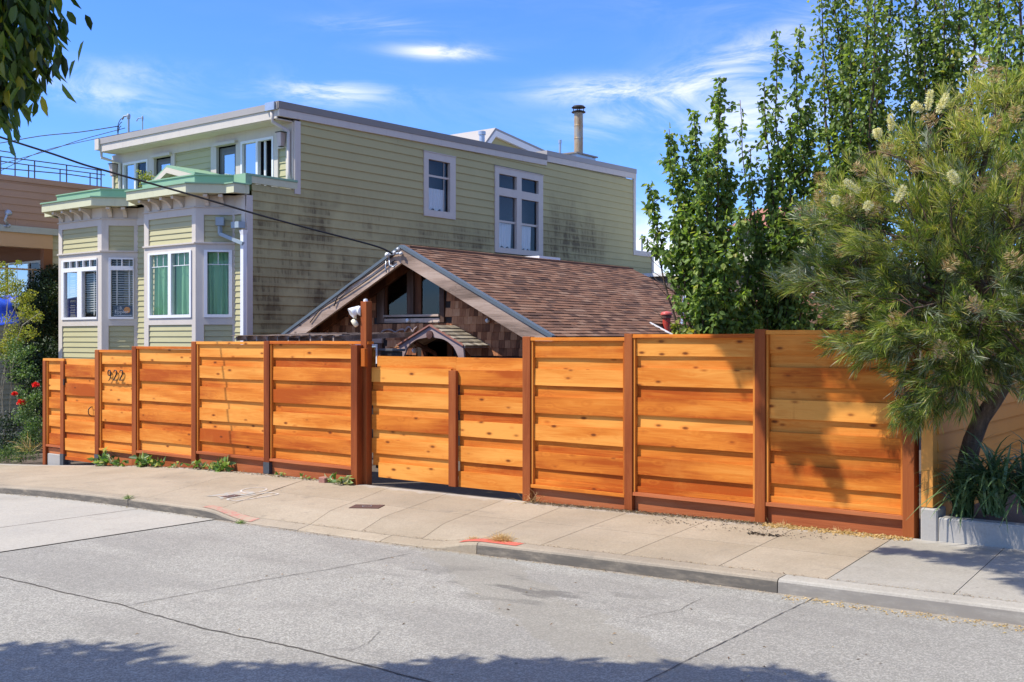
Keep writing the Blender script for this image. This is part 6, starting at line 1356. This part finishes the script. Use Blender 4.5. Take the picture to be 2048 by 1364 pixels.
for px, py, Y in [(1720, 340, 9.2), (1640, 395, 9.3), (1990, 150, 9.5), (2020, 345, 9.0), (1640, 360, 9.5), (1700, 405, 9.0), (1960, 370, 8.9), (1900, 530, 8.7), (1590, 545, 9.1), (1790, 640, 8.8), (2030, 520, 8.8), (1990, 250, 9.3), (1860, 240, 9.2), (1700, 640, 8.9), (1745, 420, 9.0), (1770, 300, 9.3), (1930, 230, 9.4), (2040, 420, 8.9), (1830, 330, 9.1), (1960, 130, 9.7), (2030, 230, 9.3), (1880, 700, 8.7), (1950, 610, 8.7), (1680, 500, 9.0)]:
    brush(px, py, Y-.15, .14, random.uniform(-1, 1), .07, 'dry_flower', 'dry_bract', 130)
# ---- strappy plants in the planter
blades = []
for k in range(10):
    L = random.uniform(.42, .66); w_ = random.uniform(.018, .028); mb = MB(); n = 8; arch = random.uniform(.8, 2.0)
    for i in range(n+1):
        t = i/n; x = L*(.10*t+.62*t**1.8*min(1.2, arch*.7)); z = L*(.95*t-.55*arch*t**2.4)+0; ww = w_*(.55+.9*t if t < .35 else (1-t)**.7*1.12)*.5+.0008
        mb.v += [(x, -ww, z+ww*.35), (x, 0, z-.0), (x, ww, z+ww*.35)]
    for i in range(n): a = 3*i; mb.f += [(a, a+1, a+4, a+3), (a+1, a+2, a+5, a+4)]
    blades.append(mb.mesh('leaf_%d' % k, smooth=True, fix=False))
def straps(px, py, Y, n, s, label):
    c = onY(px, py, Y); t = thing('strap_plant', label, 'plant', c, 'strap-leaved plants in the planter')
    for i in range(n):
        o = mkobj('leaf', random.choice(blades), M['leaf_strap'], t); o.location = (random.uniform(-.07, .07), random.uniform(-.05, .05), random.uniform(-.02, .10)); o.rotation_euler = (random.uniform(-.2, .2), random.uniform(-.75, .25), random.uniform(0, 6.28)); sc = s*random.uniform(.7, 1.15); o.scale = (sc, sc, sc)
straps(1925, 1035, 9.72, 150, 1.30, 'dark arching strap-leaved clump at the left end of the planter wall')
straps(1985, 1030, 9.66, 190, 1.45, 'biggest dark strap-leaved clump, spilling over the middle of the planter wall')
straps(2062, 1030, 9.8, 150, 1.5, 'strap-leaved clump cut off by the right edge of the photo')
# ---- street tree overhead: hanging leaves top left, crown shades the street
ST = thing('street_tree', 'street tree whose broad glossy leaves hang into the top left corner', 'tree', (-8.6, -.9, g(-8.6)))
tb = MB(); tb.tube([(-8.6, -.9, g(-8.6)-.2), (-8.55, -.85, H+.2), (-8.4, -.6, H+1.4), (-8.0, -.2, H+2.6)], [.17, .15, .13, .11], 10)
hub = Vector((-8.2, -.4, H+2.0))
PP = []; DD = []
shade = [(-7.90, -0.34, 3.0, 0.8), (-7.30, 0.26, 3.1, 0.8), (-6.90, 0.71, 3.15, 0.7), (-6.50, 1.06, 3.1, 0.6), (-6.10, 1.56, 3.1, 0.6), (-5.70, 1.81, 3.15, 0.6), (-5.20, 2.11, 3.1, 0.6), (-4.80, 2.31, 3.2, 0.55), (-4.40, 2.16, 3.15, 0.6), (-3.90, 1.96, 3.15, 0.6), (-3.50, 1.56, 3.1, 0.5), (-5.50, 0.96, 3.2, 0.9), (-4.60, 1.16, 3.2, 0.9),
         (-6.40, -0.04, 3.3, 1.1), (-5.20, 0.26, 3.4, 1.2), (-4.00, 0.66, 3.4, 1.1), (-8.20, -0.44, 3.3, 1.3), (-5.80, -0.44, 3.5, 1.2), (-4.60, 0.86, 3.3, 0.9), (-3.20, 0.46, 3.3, 0.9)]
for (x, y, z, r) in shade:
    tb.tube(curvepts(hub, (x, y, H+z), 8, wob=.1, up=.3), .05, 6, r2=.012); n = int(4200*r*r)
    v = unit(n)*(r*rng.random(n)**.4)[:, None]; v[:, 2] *= .5; PP.append(np.array([x, y, H+z])+v); DD.append(unit(n))
n0 = sum(len(p) for p in PP)
# hanging sprays
hang = []
for (px, py, Z) in [(20, 60, 4.6), (60, 40, 4.7), (95, 60, 4.8), (110, 110, 4.8), (70, 110, 4.7), (30, 130, 4.6), (10, 180, 4.6), (35, 190, 4.6), (5, 230, 4.6), (85, 150, 4.75), (55, 160, 4.7), (0, 100, 4.5), (40, 20, 4.7), (-40, 120, 4.6), (100, 10, 4.8), (-30, 200, 4.6), (15, 215, 4.6), (115, 60, 4.85), (-60, 40, 4.5), (60, 80, 4.9), (20, 100, 4.9), (0, 20, 4.9), (80, 20, 4.9)]:
    c = np.array(atZ(px-26, py-26, Z)); n = 40; v = rng.normal(size=(n, 3))*np.array([.055, .055, .06]); hang.append(c+v)
Hp = np.concatenate(hang); dl = unit(len(Hp))*.55; dl[:, 2] -= 1.0
for (px, py, Z) in [(20, -60, 4.7), (90, -40, 4.8), (0, 60, 4.6), (60, 20, 4.75), (100, 60, 4.8), (10, 180, 4.6)]:
    a = atZ(px, py, Z); tb.tube([atZ(-260, -500, 4.9), atZ(-60, -200, 4.8), a], .018, 6, r2=.005)
tb.build('trunk', M['bark'], ST, smooth=True, fix=False)
P = np.concatenate(PP); n = len(P); o = leafmesh('crown', P, unit(n), unit(n)*.6+np.array([0, 0, 1]), .13*(.7+.6*rng.random(n)), .07, M['leaf_street'], ST, .15, 'stuff', .1)
n = len(Hp); o = leafoval('hanging_leaves', Hp, dl, unit(n)+np.array([-.5, -.6, .3]), .070+.045*rng.random(n), .030+.012*rng.random(n), M['leaf_street'], ST, .15, .18)
# second tree: stands outside the frame at the right, only its high limb reaches over the street
S2 = thing('street_tree', 'tree standing outside the frame whose high bough drops leafy shade on the fence', 'tree', (2.6, -1.0, g(2.6)))
tb = MB(); limb = [(2.6, -1, g(2.6)-.2), (2.5, -.8, H+1.5), (2.0, .4, H+3.6), (.9, 2.6, H+5.2), (-1.2, 4.6, H+6.0), (-3.6, 5.8, H+6.2), (-5.4, 6.4, H+5.9), (-6.5, 6.6, H+5.5)]
tb.tube(limb, [.2, .18, .15, .12, .09, .06, .04, .02], 9); PP = []; DD = []
K3 = 3.0; off = Vector((-.85, -1.0, 1.78))*K3
for (px, py, r) in [(1470, 676, .16), (1500, 700, .12), (1530, 690, .2), (1550, 740, .16), (1575, 700, .2), (1590, 760, .16), (1605, 820, .14), (1625, 870, .12), (1650, 910, .09), (1672, 950, .07), (1620, 720, .12), (1560, 800, .09), (1545, 850, .06), (1575, 860, .08), (1600, 780, .15), (1635, 800, .1), (1700, 680, .2), (1655, 690, .12), (1740, 720, .16), (1590, 900, .05)]:
    f_ = Vector(onY(px, py, YF+.05))+off; tb.tube(curvepts(limb[-2] if px < 1600 else limb[-3], f_, 6, wob=.1, up=.1), .02, 5, r2=.006)
    n = int(150*r/.12); v = unit(n)*(r*rng.random(n)**.5)[:, None]; v[:, 2] *= 1.5; PP.append(np.array(f_)+v)
for (X, Y, r) in [(-2.85, 8.95, .16), (-2.6, 8.95, .14), (-2.35, 8.9, .22), (-2.1, 8.85, .22), (-1.85, 8.8, .22), (-1.7, 8.4, .2), (-1.5, 8.2, .24), (-1.95, 9.2, .25), (-1.4, 8.8, .3), (-1.6, 9.3, .3), (-2.2, 9.3, .2), (-1.1, 8.4, .3)]:
    f_ = Vector((X, Y, side(X, Y)))+off; tb.tube(curvepts(limb[-4] if X > -2 else limb[-3], f_, 6, wob=.1, up=.1), .02, 5, r2=.006)
    n = int(130*r/.12); v = unit(n)*(r*rng.random(n)**.5)[:, None]; PP.append(np.array(f_)+v)
tb.build('trunk', M['bark'], S2, smooth=True, fix=False)
P = np.concatenate(PP); n = len(P); d = unit(n)*.6; d[:, 2] -= 1; leafmesh('crown', P, d, unit(n), .13*(.6+.6*rng.random(n)), .05, M['leaf_street'], S2, .2, 'stuff', .1)
# ---- left garden
def bush(name, label, clumps, mat_l, leaf, dens, stems=None, cat='shrub', ratio=.55, sm_='stem_pale', droop=.2, group=None, sr=.010):
    c0 = clumps[0]; p0 = onY(c0[0], 676, c0[2]); T = thing(name, label, cat, (p0[0], c0[2], g(p0[0])), group); PP = []
    for (px, py, Y, r, dn) in clumps:
        n = int(dens*r*r*dn); c = np.array(onY(px, py, Y)); v = unit(n)*(r*rng.random(n)**.5)[:, None]; v[:, 2] *= .85; PP.append(c+v)
    P = np.concatenate(PP); n = len(P); d = unit(n); d[:, 2] -= droop
    leafmesh('crown', P, d, unit(n)+np.array([-.2, -.3, .8]), leaf*(.6+.7*rng.random(n)), leaf*ratio, M[mat_l], T, .2, 'stuff', .1)
    mb = MB()
    for (px, py, Y, r, dn) in clumps[::3]:
        b = Vector((p0[0]+random.uniform(-.2, .2), Y, g(p0[0]))); mb.tube(curvepts(b, onY(px, py, Y), 6, wob=.15, up=.3), sr*.9, 5, r2=sr*.3)
    for st in (stems or []): mb.tube([onY(*q) for q in st], sr, 5, r2=sr*.5)
    mb.build('stems', M[sm_], T, smooth=True, fix=False); return T
bush('conifer_hedge', 'dark ivy-like conifer mass between the pink house and the green house', [(95, 600, 12.6, .55, 1), (75, 680, 12.4, .6, 1), (100, 720, 12.2, .6, 1), (90, 560, 13.0, .4, .8), (105, 640, 12.8, .5, 1), (60, 740, 12.0, .5, 1), (95, 790, 11.8, .6, 1), (50, 620, 12.8, .35, .7), (110, 545, 13.3, .25, .8), (70, 590, 12.9, .4, .8)], 'leaf_dark', .08, 9000, cat='hedge', ratio=.35, sm_='bark', sr=.004)
bush('olive_shrub', 'tall yellow-green shrub at the left edge in front of the blue tarp', [(10, 580, 10.6, .22, 1), (30, 570, 10.6, .20, 1), (20, 545, 10.6, .12, .9), (40, 600, 10.6, .20, 1), (55, 625, 10.5, .20, .9), (60, 590, 10.7, .14, .9), (20, 640, 10.4, .2, .35), (75, 635, 10.5, .14, .8), (-10, 560, 10.6, .3, 1), (30, 670, 10.4, .25, .8), (60, 665, 10.4, .18, .6), (5, 700, 10.3, .25, .8), (35, 525, 10.7, .08, .8), (-30, 640, 10.5, .3, .8), (5, 530, 10.6, .10, .8), (20, 690, 10.3, .2, .8)], 'leaf_yellow', .05, 8200,
     [[(20, 800, 10.4), (25, 720, 10.4), (10, 660, 10.4), (16, 600, 10.5), (18, 560, 10.6)], [(20, 720, 10.4), (45, 650, 10.3), (80, 625, 10.3)], [(8, 660, 10.3), (30, 615, 10.3), (32, 590, 10.3)]], sm_='stem_pale')
bush('rose_bush', 'rose bush with three bright red blooms against the left end of the fence', [(55, 740, 9.9, .20, .6), (40, 710, 9.9, .22, .7), (30, 750, 10, .2, .5), (60, 800, 9.8, .20, .8), (50, 830, 9.8, .24, 1), (70, 850, 9.8, .20, 1), (62, 870, 9.8, .2, 1), (40, 780, 9.9, .15, .5), (75, 790, 9.8, .12, .8), (20, 720, 10, .2, .5), (60, 700, 10.0, .14, .6), (30, 690, 10.0, .2, .7)], 'leaf_rose', .048, 8500, [[(50, 920, 9.8), (48, 840, 9.8), (32, 790, 9.8)], [(60, 920, 9.8), (58, 840, 9.8), (70, 775, 9.8)], [(50, 900, 9.8), (42, 820, 9.75), (43, 808, 9.75)]], sm_='stem_green', sr=.006)
RB = bpy.data.objects['rose_bush']
def rose(px, py, Y, r):
    c = np.array(onY(px, py, Y)); n = 60; v = unit(n); v[:, 2] = np.abs(v[:, 2])*.8; rr = r*(.35+.5*rng.random(n))[:, None]
    P = c+v*rr*.55; nn = v; d = np.cross(v, unit(n))+v*.5; leafmesh('bloom', P, d, nn, r*.75, r*.75, M['petal_red'], RB, .25, None, -.2)
rose(29, 789, 9.72, .062); rose(71, 771, 9.72, .07); rose(43, 806, 9.7, .085)
bush('dark_shrub', 'dark low shrub with reddish tips below the pale wall at the left edge', [(10, 850, 10.4, .30, 1), (30, 880, 10.3, .25, 1), (0, 890, 10.2, .3, 1), (30, 850, 10.5, .2, .7)], 'leaf_dark', .07, 3200, ratio=.4, sm_='bark')
bush('fern_groundcover', 'feathery green ground cover spilling over the walk below the roses', [(15, 905, 9.75, .20, 1), (45, 895, 9.75, .22, 1), (35, 915, 9.65, .15, 1), (65, 905, 9.7, .16, 1), (75, 880, 9.8, .15, 1), (0, 915, 9.7, .2, 1), (-40, 915, 9.7, .3, 1), (60, 880, 9.8, .18, .9)], 'leaf_rose', .05, 9000, cat='ground cover', ratio=.22, sm_='stem_green', sr=.004)
n = 60; c = np.array(onY(62, 905, 9.7)); d = unit(n)*.8; d[:, 2] = np.abs(d[:, 2])+.3; T = thing('grass_tuft', 'tuft of long pale grass blades beside the concrete footing', 'grass', tuple(c)); needles('blades', c+rng.normal(size=(n, 3))*.05, d, .35+.2*rng.random(n), .008, M['straw'], T, .3)
bush('potted_plant', 'yellow-green plant on the roof deck above the left bay', [(292, 352, YL+.7, .16, 1), (300, 357, YL+.7, .14, 1), (276, 340, YL+.5, .06, .6), (280, 355, YL+.5, .08, .5), (283, 368, YL+.5, .10, .5)], 'leaf_yellow', .05, 5000, cat='plant')
# ---- weeds and litter along the fence foot
def weed(px, py, label, n=16, s=1.0, Y=9.46, w=.10):
    x = onY(px, 676, Y)[0]; T = thing('weed', label, 'weed', (x, Y, side(x, Y)), 'weeds along the fence foot'); m = n
    P = np.array([x, Y, side(x, Y)+.01])+np.c_[rng.normal(size=m)*w, rng.normal(size=m)*.025, np.abs(rng.normal(size=m))*.045*s]; d = unit(m); d[:, 2] = np.abs(d[:, 2])*.8; d[:, 1] -= .4
    nn = unit(m)+np.array([-.3, -.9, .5]); leafmesh('leaves', P, d, nn, .12*s*(.6+.7*rng.random(m)), .075*s*(.6+.7*rng.random(m)), M['weed'], T, .18, None, .25)
    mb = MB(); 
    for k in range(0, m, 2): mb.tube([(x+random.uniform(-.03, .03), Y+.01, side(x, Y)-.01), tuple(P[k])], .003, 4)
    mb.build('stems', M['stem_green'], T)
for a in [(208, 0, 'broad pale weed leaves at the sleeved gate post', 34, 1.15), (232, 0, 'wilting weed under the house numbers', 26, .9), (288, 0, 'wide-leaved weed at the second panel from the numbers', 32, 1.15), (318, 0, 'low weed just left of a fence post', 20, .9), (350, 0, 'small weed near the right end of the second panel', 10, .6), (405, 0, 'weed at the left foot of the third panel', 18, .8), (446, 0, 'tallest upright weed, in the middle of the third panel', 24, 1.1), (430, 0, 'dry brown weed beside the tallest upright one', 20, .7), (565, 0, 'sparse weed just right of the black post sleeve', 10, .5), (605, 0, 'tiny weed halfway along the fourth panel', 8, .5)]:
    weed(*a)
weed(663, 0, 'weed beside the brick piece', 12, .8, 9.40, .04); weed(690, 0, 'weed left of the big red gate post', 18, .9, 9.36, .05)
BR = onY(651, 960, 9.40); mb = MB(); t = thing('brick', 'broken piece of brick on the walk left of the gate post', 'brick', (BR[0], 9.38, side(BR[0], 9.38))); z_ = side(BR[0], 9.38)
mb.hexa([(BR[0]-.06, 9.33, z_-.01), (BR[0]+.05, 9.34, z_-.01), (BR[0]+.055, 9.42, z_-.01), (BR[0]-.055, 9.43, z_-.01), (BR[0]-.058, 9.33, z_+.07), (BR[0]+.045, 9.34, z_+.062), (BR[0]+.05, 9.42, z_+.065), (BR[0]-.05, 9.43, z_+.075)]); mb.build('body', M['brick'], t, bevel=.006)
def litter(name, label, xs, yc, ysp, n, size, m_, fn=side, cat='litter'):
    x = xs[0]+(xs[1]-xs[0])*rng.random(n); y = (yc(x) if callable(yc) else yc)+rng.normal(size=n)*ysp; z = np.array([fn(a, b) for a, b in zip(x, y)])+.004+rng.random(n)*.006
    d = unit(n); d[:, 2] *= .15; nn = unit(n)*.35+np.array([0, 0, 1]); T = thing(name, label, cat, (float(np.mean(x)), float(np.mean(y)), float(np.mean(z))))
    leafmesh('scattered_bits', np.c_[x, y, z], d, nn, size*(.5+rng.random(n)), size*.4*(.5+rng.random(n)), M[m_], T, .2, 'stuff', .2)
sx = lambda px: fx(px)
litter('leaf_litter', 'dry leaves along the foot of the left fence run', (fx(200), fx(700)), 9.45, .035, 900, .028, 'litter')
litter('leaf_litter', 'grit and dry straw along the foot of the right fence run', (fx(1060), fx(1535)), 9.47, .04, 1500, .022, 'litter')
litter('leaf_litter', 'thick straw litter under the panel nearest the planter', (fx(1535), fx(1830)), 9.44, .045, 1100, .030, 'straw')
litter('dark_debris', 'dark soil grit along the foot of the right fence', (fx(1060), fx(1540)), 9.46, .04, 2200, .016, 'dark_litter')
litter('dark_debris', 'dark twiggy debris scattered on the walk before the second right panel', (-5.3, -3.5), 9.15, .09, 160, .024, 'dark_litter')
for px, py in ((1440, 1003+40), (1515, 1072), (1548, 1075), (1340, 1050)):
    r = ray(px, py); X, Y = -4.3, 9.1
litter('dark_debris', 'dark clump of twigs on the walk before the dappled panel', (-4.22, -3.92), 9.0, .03, 90, .035, 'dark_litter')
litter('leaf_litter', 'bits of bark and leaves along the right kerb gutter', (-3.2, 1.5), lambda x: 7.50+.032*(x+1.6)-.06, .05, 800, .024, 'straw', road)
litter('leaf_litter', 'brown leaf crumbs in the gutter along the old kerb', (-14, -3.3), lambda x: 7.53+.032*(x+1.6)-.02, .02, 700, .018, 'litter', road)
litter('leaf_litter', 'fine crumbs in the joint behind the kerb', (-9.0, -1), lambda x: 7.56+.032*(x+1.6)+.165, .012, 700, .014, 'litter')
litter('leaf_litter', 'few scattered leaves lying on the asphalt', (-7, -1.2), 5.9, .9, 70, .028, 'litter', road)
# dry grass tuft and green sprigs on the kerb
def tuft(name, label, x, y, n, L, m_, fn, wd=.003, sp=.03):
    z = fn(x, y); T = thing(name, label, 'grass', (x, y, z)); d = unit(n)*.9; d[:, 2] = np.abs(d[:, 2])*.9+.15; needles('blades', np.array([x, y, z])+rng.normal(size=(n, 3))*np.array([sp, sp*.6, .004]), d, L*(.5+.7*rng.random(n)), wd, M[m_], T, .35)
tuft('dry_grass', 'tuft of dry straw-coloured grass on the red painted kerb', -5.98, ky(-5.98)+.17, 520, .13, 'straw', side, .0035, .045)
tuft('dry_grass', 'small dry tuft left of the larger one on the red kerb', -6.3, ky(-6.3)+.17, 120, .06, 'straw', side, .003, .03)
tuft('kerb_weed', 'tiny green sprig growing from the kerb joint at the left', -11.35, ky(-11.35)+.0, 60, .09, 'weed', side, .006, .012)
tuft('kerb_weed', 'green weed at the foot of the dropped kerb end', -9.3, ky(-9.3)-.03, 90, .07, 'weed', road, .006, .03)
tuft('dry_grass', 'long dry stems at the post right of the driveway gate', fx(1072), 9.45, 46, .30, 'straw', side, .0035, .06)
tuft('dry_grass', 'short dry stems under the planter-side panel', fx(1690), 9.46, 90, .10, 'straw', side, .0035, .05)
tuft('dry_grass', 'pale dry stems under the dappled panel near its left post', fx(1570), 9.46, 90, .10, 'straw', side, .0035, .05)
# cable and chain at the far fence panels end: nothing further
print('objects', len(bpy.data.objects), 'tris', sum(len(m.polygons) for m in bpy.data.meshes))
